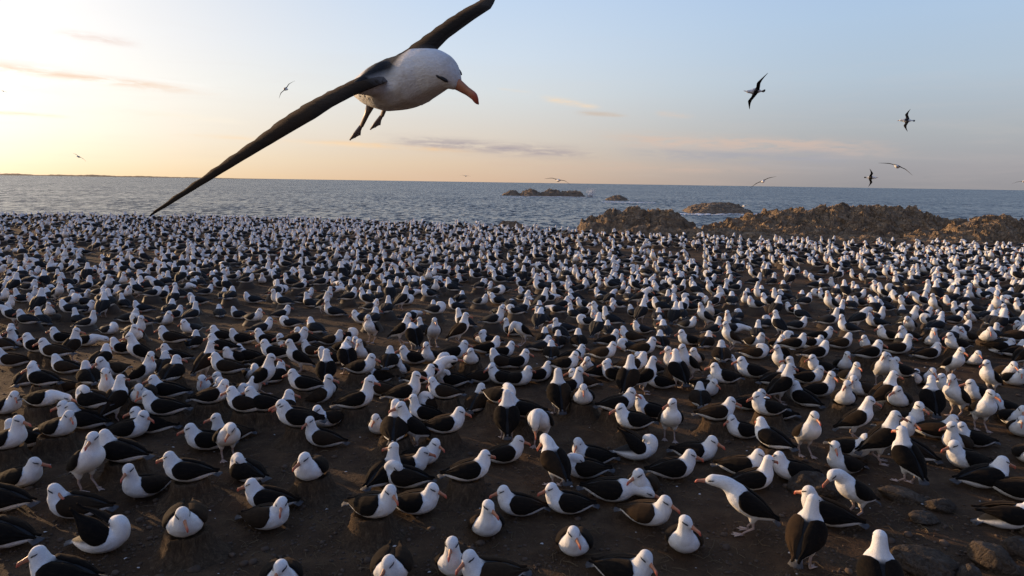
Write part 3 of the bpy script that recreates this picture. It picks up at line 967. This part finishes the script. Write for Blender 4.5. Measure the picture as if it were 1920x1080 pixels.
def place_words(b):
    best = None
    for hh in heroes:
        if hh is b: continue
        s = sector(b['px'] - hh['px'], b['py'] - hh['py'])
        dist = math.hypot(b['px'] - hh['px'], b['py'] - hh['py'])
        k = sum(1 for c2 in rows if c2 is not hh and c2 is not b and sector(c2['px'] - hh['px'], c2['py'] - hh['py']) == s and (math.hypot(c2['px'] - hh['px'], c2['py'] - hh['py']), c2['px']) < (dist, b['px']))
        if best is None or (k, dist) < best[0]: best = ((k, dist), k, s, hh)
    _, k, s, hh = best
    return ORD[min(k, 13)] + ' ' + s + ' ' + hh['nick']
seen = set()
for b in rows:
    if not b['label']:
        b['where'] = place_words(b)
        for look in (POSEW[b['pose']] + ' ' + facing(b['headr']), POSEW[b['pose']], 'albatross ' + facing(b['headr']), 'albatross'):
            t = look + (' on a nest' if b['nest'] and look == 'albatross' else '') + ', ' + b['where']
            if len(t.replace('-', ' ').split()) <= 16: break
        b['label'] = t
    if len(b['label'].replace('-', ' ').split()) > 16: print('LONG', b['label'])
    assert b['label'] not in seen, b['label']; seen.add(b['label'])
    tag(b['o'], b['label'], 'albatross', 'albatrosses on the ground of the colony')
    if b['nest']:
        n0 = link('mud_nest', random.Random(int(b['px'])).choice(NESTS), M_MUD); n0.location = b['loc'] - Vector((0, 0, .01)); n0.rotation_euler.z = b['px']
        n0.scale = (1.0, 1.0, 1.0)
        who = b['nick'] or ('the bird ' + b['where'])
        who = who.replace('the albatross on the', 'the albatross on the')
        t = 'mud nest under ' + who
        t = t if len(t.replace('-', ' ').split()) <= 16 else 'nest under ' + who
        t = t if len(t.replace('-', ' ').split()) <= 16 else t.replace('the bird ', '')
        if len(t.replace('-', ' ').split()) > 16: print('LONG', t)
        tag(n0, t, 'nest', 'mud pedestal nests')
# ------------------------------------------------------------------ the rest of the colony: past counting, one mass
def arrays(me):
    me.calc_loop_triangles()
    n = len(me.vertices); v = np.empty(n * 3, np.float32); me.vertices.foreach_get('co', v)
    t = np.empty(len(me.loop_triangles) * 3, np.int32); me.loop_triangles.foreach_get('vertices', t)
    c = np.empty(n * 4, np.float32); me.color_attributes['tint'].data.foreach_get('color', c)
    return v.reshape(-1, 3), t.reshape(-1, 3), c.reshape(-1, 4)
def low_bird(pose, yaw, voxel, nu, nv):
    Hf = head_frame(pose, yaw)
    ms = [body_mesh(pose, yaw, voxel, 1), bill_mesh(Hf, 4, 5), tail_mesh(pose), stripe_mesh(Hf, 1, 1), stripe_mesh(Hf, -1, 1)]
    wl = {'W': (16, 2)}.get(pose, (0, 0))
    ms += [wing_mesh(pose, s, wl[0], wl[1], nu, nv) for s in (1, -1)]
    if pose in STANDING: ms += [leg_mesh(pose, s) for s in (1, -1)]
    V, T, K, o = [], [], [], 0
    for m in ms:
        v, t, c = arrays(m); V.append(v); T.append(t + o); K.append(c); o += len(v); bpy.data.meshes.remove(m)
    return np.concatenate(V), np.concatenate(T), np.concatenate(K)
LOW = [(p, y) for p, y in (('s', 0), ('s', 60), ('s', -60), ('a', 0), ('a', 60), ('a', -60), ('p', 0), ('t', 0), ('t', 60), ('k', 0), ('W', 30), ('l', 0))]
WEIGHT = np.array([.20, .15, .15, .08, .06, .06, .10, .06, .05, .03, .03, .05]); WEIGHT /= WEIGHT.sum()
LODS = [[low_bird(p, y, .024, 8, 5) for p, y in LOW], [low_bird(p, y, .032, 6, 4) for p, y in LOW]]
ROCK_KEEP = []          # filled by the shore rocks below: (x, y, radius)
def scatter():
    out = []; cell = {}
    for x, y in used_xy: cell.setdefault((int(x // .5), int(y // .5)), []).append((x, y))
    tries = 0
    while tries < 34000:
        tries += 1
        a = rng.uniform(R(-41), R(41)); ed = edge_depth(a)
        y = math.sqrt(rng.uniform(12.2 ** 2, ed ** 2)); x = y * math.tan(a)
        px, py = pixel((x, y, .1))
        if py > 648 or px < -60 or px > 1980: continue
        g0 = pixel((x, y, ground_z(x, y)))[1]
        if y > ed - .4 or g0 < np.interp(px, [0, 500, 700, 1000, 1100, 1300, 1500, 1920], [399, 410, 420, 432, 442, 451, 459, 469]): continue
        if any((x - q[0]) ** 2 + (y - q[1]) ** 2 < q[2] ** 2 for q in ROCK_KEEP): continue
        dens = noise.noise((x * .16, y * .16, 5.5)) + .5 * noise.noise((x * .5, y * .5, 8.5))
        if dens < -.30 and rng.uniform() < .85: continue
        if 1010 < px < 1330 and 452 < py < 476 and rng.uniform() < .8: continue      # a shaded hollow with few birds
        i, j = int(x // .5), int(y // .5); md = .46 + .14 * (dens < 0)
        if any((x - u) ** 2 + (y - v) ** 2 < md * md for di in (-1, 0, 1) for dj in (-1, 0, 1) for u, v in cell.get((i + di, j + dj), ())): continue
        cell.setdefault((i, j), []).append((x, y)); out.append((x, y))
    return out
def build_mass():
    V, T, K, o = [], [], [], 0
    pts = scatter(); print('mass birds', len(pts))
    for x, y in pts:
        z = ground_z(x, y); far = y > 25
        k = rng.choice(len(LOW), p=WEIGHT); v, t, c = LODS[int(far)][k]
        u = rng.uniform(); h = R(180 + rng.normal(0, 24)) if u < .40 else R(rng.normal(0, 24)) if u < .70 else R(90 + rng.normal(0, 30)) if u < .90 else rng.uniform(0, 2 * PI)
        s = rng.uniform(.77, .92); lift = rng.choice([0, .08, .16], p=[.55, .25, .2]) if LOW[k][0] not in STANDING else 0
        ch, sh = math.cos(h) * s, math.sin(h) * s
        q = np.empty_like(v); q[:, 0] = v[:, 0] * ch - v[:, 1] * sh + x; q[:, 1] = v[:, 0] * sh + v[:, 1] * ch + y; q[:, 2] = v[:, 2] * s + z + lift - .012
        cc = c.copy(); cc[:, :3] *= rng.uniform(.88, 1.04)
        V.append(q); T.append(t + o); K.append(cc); o += len(v)
        if lift:          # the nest mound it sits on
            nv = []; 
            for rad, zz in ((.30, -.05), (.24, lift * .4), (.19, lift + .03), (.0, lift + .01)):
                for jj in range(9): aa = 2 * PI * jj / 9; rr = rad * rng.uniform(.88, 1.12); nv.append((x + rr * math.cos(aa), y + rr * math.sin(aa), z + zz))
            nt = []
            for r0 in range(3):
                for jj in range(9): b2 = (jj + 1) % 9; nt += [(r0*9+jj, r0*9+b2, r0*9+9+b2), (r0*9+jj, r0*9+9+b2, r0*9+9+jj)]
            V.append(np.array(nv, np.float32)); T.append(np.array(nt, np.int32) + o); K.append(np.tile(np.array([[.055, .038, .024, 1]], np.float32), (36, 1))); o += 36
    V = np.concatenate(V); T = np.concatenate(T); K = np.concatenate(K)
    me = bpy.data.meshes.new('albatross_crowd')
    me.vertices.add(len(V)); me.vertices.foreach_set('co', V.astype(np.float32).ravel())
    me.loops.add(len(T) * 3); me.loops.foreach_set('vertex_index', T.astype(np.int32).ravel())
    me.polygons.add(len(T)); me.polygons.foreach_set('loop_start', np.arange(len(T), dtype=np.int32) * 3)
    me.polygons.foreach_set('use_smooth', np.ones(len(T), bool))
    me.update(calc_edges=True)
    at = me.color_attributes.new('tint', 'FLOAT_COLOR', 'POINT'); at.data.foreach_set('color', K.astype(np.float32).ravel())
    tag(link('albatross_crowd', me, M_FAR), 'dense mass of far albatrosses packed over the ground to the water', 'bird crowd', kind='stuff')
    print('mass tris', len(T))

# ------------------------------------------------------------------ rocks of the shore and the sea
def ridge(name, prof, dist, base_py, thick, mat, label, cat, group, rough=1.0, seed=0, nx=170, ny=64, base_z=None, scale=.9):
    """A craggy outcrop: crest heights read along the photo, standing at its own distance with real depth."""
    pxs = [q[0] for q in prof]; pys = [q[1] for q in prof]; V, Fc = [], []
    a0, a1 = pxs[0], pxs[-1]
    for i in range(nx + 1):
        s = i / nx; px = a0 + (a1 - a0) * s; c0 = at_depth(px, np.interp(px, pxs, pys) + (6 if dist < 100 else 0), dist)
        end = min(1, min(s, 1 - s) * 9) ** .6
        for j in range(ny + 1):
            t = j / ny * 2 - 1; y = dist + t * thick; x = c0.x * (1 + t * thick / dist * .6)
            bz = base_z if base_z is not None else ground_z(x, y) if y < dist + thick * .3 else SEA_Z - .5
            low = bz - .35
            k = max(0, 1 - abs(t - .15) ** 1.7 / (1.15 if t > 0 else 1.15) ** 1.7) ** .8
            q = Vector((x * scale, y * scale, seed * 7.3))
            wq = q + Vector((noise.noise(q * 1.3), noise.noise(q * 1.3 + Vector((7, 0, 0))), 0)) * .45
            d1 = noise.voronoi(wq * .75)[0]; d2 = noise.voronoi(wq * 2.1)[0]; d3 = noise.voronoi(wq * 4.6)[0]
            n1 = min(.55, d1[1] - d1[0]) - .28; n2 = min(.5, d2[1] - d2[0]) - .22; n3 = min(.5, d3[1] - d3[0]) - .2
            n4 = noise.noise(q * 1.1) * .8 + noise.noise(q * 7) * .25
            H = (c0.z - low); z = low + H * (k * end) + rough * (.55 * n1 + .42 * n2 + .22 * n3 + .30 * n4) * min(1, k * 2.5) * min(1, H / 1.2)
            dx_ = rough * .40 * noise.noise(q * 1.7 + Vector((5, 0, 0))); dy_ = rough * .35 * noise.noise(q * 1.9 + Vector((0, 9, 0)))
            V.append((x + dx_, y + dy_, z))
    for i in range(nx):
        for j in range(ny): a = i * (ny + 1) + j; Fc.append((a, a + ny + 1, a + ny + 2, a + 1))
    me = mesh_from(name, V, Fc, smooth=False)
    return tag(link(name, me, mat), label, cat, group)
SG = 'craggy rocks along the shore'
ridge('shore_rock', [(1068, 432), (1085, 414), (1100, 405), (1130, 397), (1148, 391), (1160, 392), (1180, 389), (1210, 390), (1235, 388), (1262, 390), (1275, 398), (1290, 410), (1318, 432)], 49, 430, 3.4, M_SHORE, 'brown craggy rock ridge rising from the water at the centre, nearest the gap of sea', 'rock', SG, 1.05, 1)
ridge('shore_rock', [(1255, 440), (1300, 424), (1345, 412), (1390, 402), (1420, 396), (1445, 393), (1475, 389), (1500, 389), (1525, 392), (1545, 383), (1580, 382), (1605, 380), (1640, 379), (1672, 381), (1700, 387), (1730, 391), (1755, 398), (1780, 404), (1810, 410), (1850, 424), (1880, 440)], 54, 450, 6.5, M_SHORE, 'long sunlit brown rock ridge on the right, the highest of the shore', 'rock', SG, 1.2, 2, 280, 100)
ridge('shore_rock', [(1660, 452), (1690, 438), (1720, 430), (1760, 426), (1790, 418), (1812, 410), (1835, 404), (1862, 400), (1890, 402), (1912, 408), (1940, 412), (2000, 418), (2060, 440)], 47.5, 460, 3.2, M_SHORE, 'dark lumpy rock wall at the right edge, in front of the long ridge', 'rock', SG, 1.1, 3, 170, 70)
ridge('shore_rock', [(1240, 452), (1290, 434), (1350, 424), (1400, 420), (1450, 424), (1500, 416), (1540, 420), (1580, 428), (1640, 424), (1700, 440), (1740, 452)], 48, 458, 2.4, M_SHORE, 'low grey brown rock shelf below the long sunlit ridge', 'rock', SG, 1.0, 4, 200, 60)
ridge('shore_rock', [(1085, 444), (1130, 428), (1200, 420), (1260, 424), (1330, 428), (1420, 428), (1500, 432), (1560, 438), (1620, 434), (1700, 442), (1800, 439), (1880, 446), (1930, 452), (1990, 466)], 45.5, 458, 2.9, M_SHORE, 'low broken rocks at the foot of the long ridge, next to the birds', 'rock', SG, 1.2, 21, 300, 50)
ridge('shore_rock', [(905, 432), (925, 420), (934, 411), (950, 407), (966, 408), (978, 412), (988, 424), (1000, 434)], 53.5, 430, 1.5, M_SHORE, 'small rounded brown rock left of the gap where the sea shows', 'rock', SG, .7, 5, 80, 40)
ridge('shore_rock', [(1006, 436), (1022, 424), (1036, 422), (1050, 428), (1062, 438)], 50.5, 432, 1.0, M_SHORE, 'tiny dark rock at the water between two larger brown rocks', 'rock', SG, .5, 6, 50, 30)
ridge('shore_rock', [(690, 424), (704, 414), (716, 411), (728, 416), (738, 425)], 56, 424, .9, M_SHORE, 'tiny brown rock at the far edge of the colony, alone above the birds', 'rock', SG, .5, 7, 50, 30)
ridge('shore_rock', [(800, 426), (830, 418), (862, 416), (890, 420), (912, 430)], 55, 424, 1.1, M_SHORE, 'low dark rock strip at the far edge of the colony near centre', 'rock', SG, .6, 8, 70, 30)
ridge('shore_rock', [(222, 416), (232, 402), (246, 397), (258, 400), (270, 408), (278, 416)], 57, 410, .9, M_SHORE, 'dark rounded rock under the low wing tip at the left', 'rock', SG, .5, 9, 50, 30)
def islet(prof, dist, thick, label, seed, rough=2.6):
    ridge('sea_rock', prof, dist, 0, thick, M_ISLET, label, 'rock', 'rocks standing in the sea', rough, seed, 120, 40, base_z=SEA_Z, scale=.30)
islet([(966, 369), (978, 362), (986, 356), (996, 354), (1006, 357), (1012, 363), (1020, 361), (1032, 355), (1042, 356), (1052, 360), (1064, 359), (1078, 358), (1090, 361), (1100, 369)], 372, 14, 'long humped sea rock with several peaks near the splash', 11)
islet([(938, 369), (946, 362), (956, 358), (966, 358), (974, 363), (982, 369)], 376, 9, 'small sea rock just left of the long humped one', 12, 1.6)
islet([(1130, 379), (1138, 372), (1148, 368), (1162, 366), (1174, 371), (1184, 379)], 300, 7, 'small dark low sea rock right of the splash', 13, 1.3)
islet([(1278, 400), (1292, 389), (1308, 383), (1326, 380), (1350, 379), (1372, 381), (1390, 387), (1404, 394), (1420, 402)], 180, 9, 'broad flat brown sea rock beyond the shore ridge', 14, 1.4)
# plume of spray
bm = bmesh.new(); r2 = random.Random(5); base = at_depth(1106, 369, 366)
for k in range(420):
    u = r2.random() ** 1.6; a = Vector((r2.gauss(0, 1.1) * (.5 + u) + u * 1.1, r2.gauss(0, 1.4), u * 4.8))
    bmesh.ops.create_icosphere(bm, subdivisions=1, radius=r2.uniform(.08, .34) * (1.15 - .7 * u), matrix=Matrix.Translation((base.x + a.x, 366 + a.y, SEA_Z + a.z)))
for cx, cy, n, L in ((1190, 380, 90, 9), (1150, 379, 50, 5), (1040, 369, 140, 22), (1300, 402, 60, 8), (1400, 402, 60, 8), (960, 370, 50, 6)):
    r = ray(cx, cy); t = (SEA_Z - CAM_H) / r.z; c0 = Vector((0, 0, CAM_H)) + r * t
    for k in range(n):
        M = Matrix.Translation((c0.x + r2.gauss(0, L * .5), c0.y + r2.gauss(0, 2.0), SEA_Z + .05)) @ Matrix.Diagonal((r2.uniform(.5, 1.6), r2.uniform(.4, 1.4), r2.uniform(.05, .22), 1))
        bmesh.ops.create_icosphere(bm, subdivisions=1, radius=.6, matrix=M)
me = bpy.data.meshes.new('sea_spray'); bm.to_mesh(me); bm.free()
tag(link('sea_spray', me, M_SPRAY), 'white spray and broken foam round the sea rocks', 'spray', kind='stuff')
for q in ((1190, 436, 3.0), (1130, 440, 1.5)): pass
build_mass()

# ------------------------------------------------------------------ boulders and stones close by
def stone(name, size, seed, mat, label, cat, group, loc, rot, sub=5, flat=.0, rough=.16):
    bm = bmesh.new(); bmesh.ops.create_icosphere(bm, subdivisions=sub, radius=1)
    for v in bm.verts:
        p = v.co.copy(); q = p + Vector((seed * 3.1, seed * 1.7, 0))
        d = 1 + rough * 1.5 * noise.noise(q * .9) + rough * .7 * noise.noise(q * 2.2) + rough * .3 * noise.noise(q * 5.5) + rough * .14 * noise.noise(q * 13)
        for pl in range(5):       # broken faces
            nn = Vector((math.sin(seed * 2 + pl * 2.3), math.cos(seed + pl * 1.9), math.sin(pl * 1.3 + seed * .7))).normalized(); e2 = p.dot(nn) * d - .80
            if e2 > 0: d -= e2 * .75
        v.co = Vector((p.x * size[0], p.y * size[1], p.z * size[2])) * d
    me = bpy.data.meshes.new(name); bm.to_mesh(me); bm.free(); me.polygons.foreach_set('use_smooth', [True] * len(me.polygons))
    o = link(name, me, mat); o.location = loc; o.rotation_euler = rot; return tag(o, label, cat, group)
BG = 'loose boulders at the lower right'
for px, py, size, rot, label in [
    (1728, 1068, (.34, .22, .17), (0.05, .12, -.35), 'big smooth rounded boulder beside the long white neck, lower right'),
    (1862, 1062, (.25, .18, .17), (0, .30, -.45), 'pale-stained broken boulder tilting to the right, lower right'),
    (1818, 1092, (.15, .13, .13), (0, .1, .4), 'small pointed boulder cut by the bottom edge between two larger ones'),
    (1905, 1040, (.17, .14, .15), (0, .1, .2), 'small boulder with a sunlit left face at the right edge'),
    (1926, 1000, (.11, .1, .12), (0, 0, .9), 'small sandy stone at the right edge beside the humped-wing bird'),
    (1512, 918, (.30, .2, .17), (.1, -.25, .35), 'sunlit rock between the sitting row and the striding bird'),
    (1545, 925, (.28, .22, .15), (0, .1, -.3), 'darker rock half hidden behind the sunlit one'),
    (1690, 935, (.30, .18, .10), (0, .15, -.3), 'long dark rock slab behind the striding bird'),
    (1765, 955, (.18, .14, .10), (0, .1, .2), 'dark low rock at the end of the long slab'),
    (1730, 975, (.2, .16, .07), (0, .05, .7), 'flat dark rock in front of the long slab')]:
    size = tuple(.8 * q for q in size)
    p = on_ground(px, py); stone('boulder', size, px % 17, M_BOULDER, label, 'boulder', BG, p + Vector((0, 0, size[2] * .45)), rot)

# ------------------------------------------------------------------ litter of the ground
def litter():
    V, Fc = [], []
    r2 = random.Random(3)
    for k in range(3800):
        y = 5 + 12 * r2.random() ** 1.5; x = r2.uniform(-.85, .85) * y
        if noise.noise((x * .8, y * .8, 3)) < -.12: continue
        z = ground_z(x, y); a = r2.uniform(0, PI); L = r2.uniform(.03, .13) * (1 if r2.random() < .9 else 2); wd = r2.uniform(.0015, .0035)
        d = Vector((math.cos(a), math.sin(a), 0)); s = Vector((-d.y, d.x, 0)) * wd; p = Vector((x, y, z + .004)); bend = Vector((-d.y, d.x, 0)) * r2.gauss(0, L * .12); up = Vector((0, 0, r2.uniform(.0, .03)))
        o = len(V); m = p + d * L * .5 + bend + up; e2 = p + d * L + Vector((0, 0, r2.uniform(0, .02)))
        for q in (p, m, e2): V.extend([q - s, q + s, q + Vector((0, 0, wd * 1.6))])
        for i in (0, 3):
            for (a1, b1) in ((0, 1), (1, 2), (2, 0)): Fc.append((o + i + a1, o + i + b1, o + i + 3 + b1, o + i + 3 + a1))
    tag(link('straw_litter', mesh_from('straw_litter', V, Fc), M_STRAW), 'scattered dry straw and stalks on the dark earth', 'straw', kind='stuff')
    bm = bmesh.new(); bmesh.ops.create_icosphere(bm, subdivisions=1, radius=1); base = [v.co.copy() for v in bm.verts]; fs = [tuple(v.index for v in f.verts) for f in bm.faces]; bm.free()
    V, Fc = [], []
    for k in range(9000):
        y = 5 + 16 * r2.random() ** 1.7; x = r2.uniform(-.85, .85) * y
        if noise.noise((x * .6, y * .6, 13)) < -.2 and r2.random() < .7: continue
        z = ground_z(x, y); s = r2.uniform(.006, .020) * (1 if r2.random() < .94 else 2.4); M = Matrix.Rotation(r2.uniform(0, 6), 3, 'Z'); o = len(V)
        for c2 in base:
            q = M @ Vector((c2.x * s * 1.3, c2.y * s, c2.z * s * .7)) * (1 + .3 * noise.noise(c2 * 1.3 + Vector((k, 0, 0)))); V.append((x + q.x, y + q.y, z + q.z + s * .2))
        Fc += [tuple(o + i for i in f) for f in fs]
    tag(link('pebbles', mesh_from('pebbles', V, Fc), M_PEBBLE), 'small pebbles and clods strewn over the bare earth', 'pebbles', kind='stuff')
litter()
V, Fc = [], []; r2 = random.Random(9)
for k in range(280):
    y = 5 + 14 * r2.random() ** 1.5; x = r2.uniform(-.85, .85) * y; z = ground_z(x, y) + .006; s = r2.uniform(.005, .016); a = r2.uniform(0, 6.3); o = len(V)
    for i in range(7):
        t = a + i * .9; V.append((x + s * math.cos(t) * (1 + .5 * r2.random()), y + s * math.sin(t) * r2.uniform(.4, 1), z + s * r2.uniform(-.3, .7)))
    V.append((x, y, z + s * .8)); Fc += [(o + i, o + (i + 1) % 7, o + 7) for i in range(7)]
tag(link('feather_down', mesh_from('feather_down', V, Fc), plain('white_down', (.55, .52, .48))), 'scattered white bits of down and feather on the earth', 'feathers', kind='stuff')

# ------------------------------------------------------------------ flying albatrosses
def fly_wing(side, inner, outer, sweep, twist=0, nspan=44, nch=12):
    V, Fc, T = [], [], []
    cx, z, yprev = 0.0, .175, .07; pts = []
    for i in range(nspan + 1):
        s = i / nspan; y = .07 + 1.08 * s
        ang = np.interp(s, [0, .36, .52, 1], [inner, inner, outer, outer * 1.25])
        if i: z += (y - yprev) * math.tan(R(ang))
        yprev = y
        le = np.interp(s, [0, .06, .22, .40, .48, .6, .8, .95, 1], [.13, .125, .11, .17, .18, .135, .05, -.02, -.055]) - sweep * max(0, s - .45)
        te = np.interp(s, [0, .06, .2, .42, .6, .8, .95, 1], [-.14, -.12, -.085, -.01, .005, -.02, -.055, -.058]) - sweep * max(0, s - .45) + .006 * math.sin(s * 95) * (s > .1)
        pts.append((y, le, te, z, s))
    for lay in (0, 1):
        for y, le, te, z, s in pts:
            tw = R(twist * (.35 + .65 * s))
            for j in range(nch + 1):
                v = j / nch; c2 = le - te; x = le - c2 * v
                th = (.030 * (1 - s) + .006) * (math.sqrt(v) * (1 - v) * 2.4 + .03)
                cam_ = .05 * c2 * math.sin(PI * v)
                zz = z + cam_ + (th * .6 if lay == 0 else -th * .5) - (x - le) * math.tan(tw)
                V.append((x, y * side, zz))
                kr = max(0, 1 - s / .13) * max(0, 1 - v * 1.7)
                if kr > 0: T.append((.010 + .5 * kr, .009 + .49 * kr, .008 + .48 * kr)); continue
                if lay == 0: T.append((.010, .009, .008))
                else:
                    k = math.exp(-((v - .45) / .22) ** 2) * (1 if s < .8 else .4); T.append((.02 + .035 * k, .017 + .033 * k, .015 + .03 * k))
    n1 = nch + 1; N = (nspan + 1) * n1
    for i in range(nspan):
        for j in range(nch):
            a = i * n1 + j; q = (a, a + n1, a + n1 + 1, a + 1); q = q if side < 0 else q[::-1]; Fc.append(q); Fc.append(tuple(N + k for k in q[::-1]))
    ring = [j for j in range(n1)] + [i * n1 + nch for i in range(1, nspan + 1)] + [nspan * n1 + j for j in range(nch - 1, -1, -1)] + [i * n1 for i in range(nspan - 1, 0, -1)]
    for a, b in zip(ring, ring[1:] + ring[:1]): Fc.append((a, b, N + b, N + a))
    return mesh_from('wing', V, Fc, T)
def fly_body(neck_drop=0.0, voxel=.0115, head=(.40, 0, .165), hyaw=0, hpitch=-8):
    ells = []
    for i in range(24):
        x = BX[0] + (BX[-1] - .03 - BX[0]) * i / 23; z, ry, rz = section(x); ells.append(ell((x, 0, z), .045, ry * .92, rz * .95))
    for s in (-1, 1): ells += chain([(.04, .07 * s, .165, .085), (.035, .16 * s, .178, .052), (.03, .27 * s, .19, .018)], .02)
    hc = Vector(head); ells += chain(smooth_pts([(.17, 0, .15, .118), (.27, 0, .16, .094), (*hc, .068)]), .014 if voxel < .02 else .03)
    Hf = Matrix.Translation(hc) @ Matrix.Rotation(R(hyaw), 4, 'Z') @ Matrix.Rotation(R(-hpitch), 4, 'Y'); hr = Hf.to_3x3()
    ells += [ell(hc, .074, .066, .066, hr), ell(Hf @ Vector((.030, 0, -.006)), .056, .052, .052, hr), ell(Hf @ Vector((.062, 0, -.014)), .034, .033, .036, hr)]
    me = remeshed('body', ells, voxel, 5); n = len(me.vertices); co = np.empty(n * 3, np.float32); me.vertices.foreach_get('co', co); co = co.reshape(-1, 3)
    up = np.clip((co[:, 2] - .17) / .05, 0, 1); fr = np.clip((.19 - co[:, 0]) / .07, 0, 1) * np.clip((co[:, 0] + .12) / .05, 0, 1)
    k = np.maximum(up * fr, np.clip((np.abs(co[:, 1]) - .15) / .04, 0, 1) * np.clip((co[:, 2] - .165) / .03, 0, 1))[:, None]; set_tint(me, np.array(WHITE) * (1 - k) + np.array(MANTLE) * k); me.polygons.foreach_set('use_smooth', [True] * len(me.polygons))
    return me, Hf
FLYKIT = {}
def flying(px, py, dist, fwd, wing, inner, outer, sweep, label, head=None, legs=False, twist=0, size=1.0, hyaw=0, hpitch=-8, raw=False):
    """fwd, wing: bird's forward and left wing directions in view axes (right, up, towards the viewer)."""
    A = CAM_R
    if not raw:
        zv = -ray(px, py); xv = CAM_R.col[0] - zv * CAM_R.col[0].dot(zv); xv.normalize(); A = Matrix((xv, zv.cross(xv), zv)).transposed()
    fw = (A @ Vector(fwd)).normalized(); wd = A @ Vector(wing); wd = (wd - fw * wd.dot(fw)).normalized(); up = fw.cross(wd)
    M = Matrix((fw, wd, up)).transposed().to_4x4(); r = ray(px, py); p = Vector((0, 0, CAM_H)) + r * dist
    root = bpy.data.objects.new('flying_albatross', None); C.objects.link(root); root.empty_display_size = .2
    root.matrix_world = Matrix.Translation(p) @ M @ Matrix.Scale(size, 4) @ Matrix.Translation((0, 0, -.14))
    hk = head or (.40, 0, .165); key = ('b', hk, hyaw, hpitch)
    if key not in FLYKIT: FLYKIT[key] = fly_body(head=hk, hyaw=hyaw, hpitch=hpitch)
    me, Hf = FLYKIT[key]; link('body', me, M_PLUME, root)
    for s in (1, -1):
        i2 = inner[0] if isinstance(inner, tuple) and s > 0 else inner[1] if isinstance(inner, tuple) else inner
        o2 = outer[0] if isinstance(outer, tuple) and s > 0 else outer[1] if isinstance(outer, tuple) else outer
        k2 = ('w', s, i2, o2, sweep, twist)
        if k2 not in FLYKIT: FLYKIT[k2] = fly_wing(s, i2, o2, sweep, twist)
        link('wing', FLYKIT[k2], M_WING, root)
    for k2, mk, nm, mat in ((('t',), lambda: tail_mesh('s', Matrix(), -.28, .20, .10), 'tail', M_PLUME), (('bl', hk, hyaw, hpitch), lambda: bill_mesh(Hf), 'bill', M_BILL)):
        if k2 not in FLYKIT: FLYKIT[k2] = mk()
        link(nm, FLYKIT[k2], mat, root)
    for s in (1, -1):
        k2 = ('e', s, hk, hyaw, hpitch)
        if k2 not in FLYKIT: FLYKIT[k2] = stripe_mesh(Hf, s)
        link('eye_stripe', FLYKIT[k2], M_EYE, root)
        if legs:
            V, Fc = [], []; tube(V, Fc, [((-.12, .06 * s, .07), .022), ((-.175, .065 * s, .02), .012), ((-.235, .07 * s, -.03), .010)])
            lg = link('leg', mesh_from('leg', V, Fc, np.tile([[.20, .16, .15]], (len(V), 1))), M_SKIN, root)
            V, Fc = [], []
            for t in (-22, 0, 22): tube(V, Fc, [((-.23, .07 * s, -.025), .008), ((-.285, (.07 * s + .05 * math.sin(R(t))), -.06), .006), ((-.315, .07 * s + .09 * math.sin(R(t)), -.085), .004)], 6)
            o = len(V); V += [Vector((-.235, .07 * s, -.032)), Vector((-.315, .07 * s - .034, -.086)), Vector((-.32, .07 * s, -.088)), Vector((-.315, .07 * s + .034, -.086))]; Fc += [(o, o + 1, o + 2), (o, o + 2, o + 3)]
            link('foot', mesh_from('foot', V, Fc, np.tile([[.24, .19, .18]], (len(V), 1))), M_SKIN, lg)
    return tag(root, label, 'albatross', 'albatrosses in flight')
flying(737, 153, 3.25, (.779, -.103, .618), (.575, .51, -.64), (14, 1), (2, -13), .30, 'huge albatross flying close overhead, dark wings slanting across the sky, feet hanging', head=(.325, 0, .155), legs=True, hpitch=-36, twist=8, size=1.0, raw=True)
flying(1417, 171, 36, (-.9, 0, .43), (-.36, -.9, -.75), 2, -2, .15, 'albatross banking steeply high over the sea, wings almost upright, right of centre')
flying(1701, 226, 56, (-1, 0, 0), (0, -.66, .75), 0, 0, .1, 'albatross with upright wings in the upper right, bill to the left')
flying(1632, 333, 66, (1, 0, 0), (0, .66, .75), 0, 0, .1, 'small albatross with upright wings against the horizon, tail to the left')
flying(1682, 312, 54, (.12, -.12, -1), (-.92, .38, .1), -4, -18, .15, 'albatross gliding away on drooping wings near the right edge', twist=14)
flying(1430, 340, 62, (.1, -.1, 1), (.90, .42, 0), 2, -14, .15, 'albatross gliding on arched wings just above the right horizon', twist=14)
flying(1046, 338, 58, (.15, -.05, 1), (.95, -.2, 0), 4, -16, .15, 'albatross gliding on bowed wings above the humped sea rock', twist=14)
flying(873, 330, 140, (.1, 0, 1), (.98, -.12, 0), 6, -8, .1, 'tiny distant albatross skimming the horizon near the centre')
flying(1394, 386, 82, (.3, -.1, .95), (.95, -.05, -.3), 14, -20, .1, 'small pale-bellied albatross flying low over the broad sea rock')
flying(536, 167, 70, (-.35, .10, -.93), (-.70, -.70, .15), 4, -10, .2, 'albatross soaring with angled wings in the pale sky left of the big one')
flying(148, 294, 120, (-.5, .1, .86), (.8, -.55, .4), 8, -14, .2, 'small golden-lit albatross low in the bright sky, left')
flying(6, 171, 240, (.2, 0, 1), (.9, -.4, 0), 4, -8, .1, 'tiniest albatross, a speck in the glow at the left edge')
flying(1921, 340, 90, (-.2, 0, 1), (.95, .2, 0), 4, -8, .1, 'small albatross half cut by the right edge at the horizon')
flying(1340, 349, 300, (.3, 0, 1), (.6, .8, 0), 4, -8, .1, 'far dark speck of an albatross on the horizon right of centre')
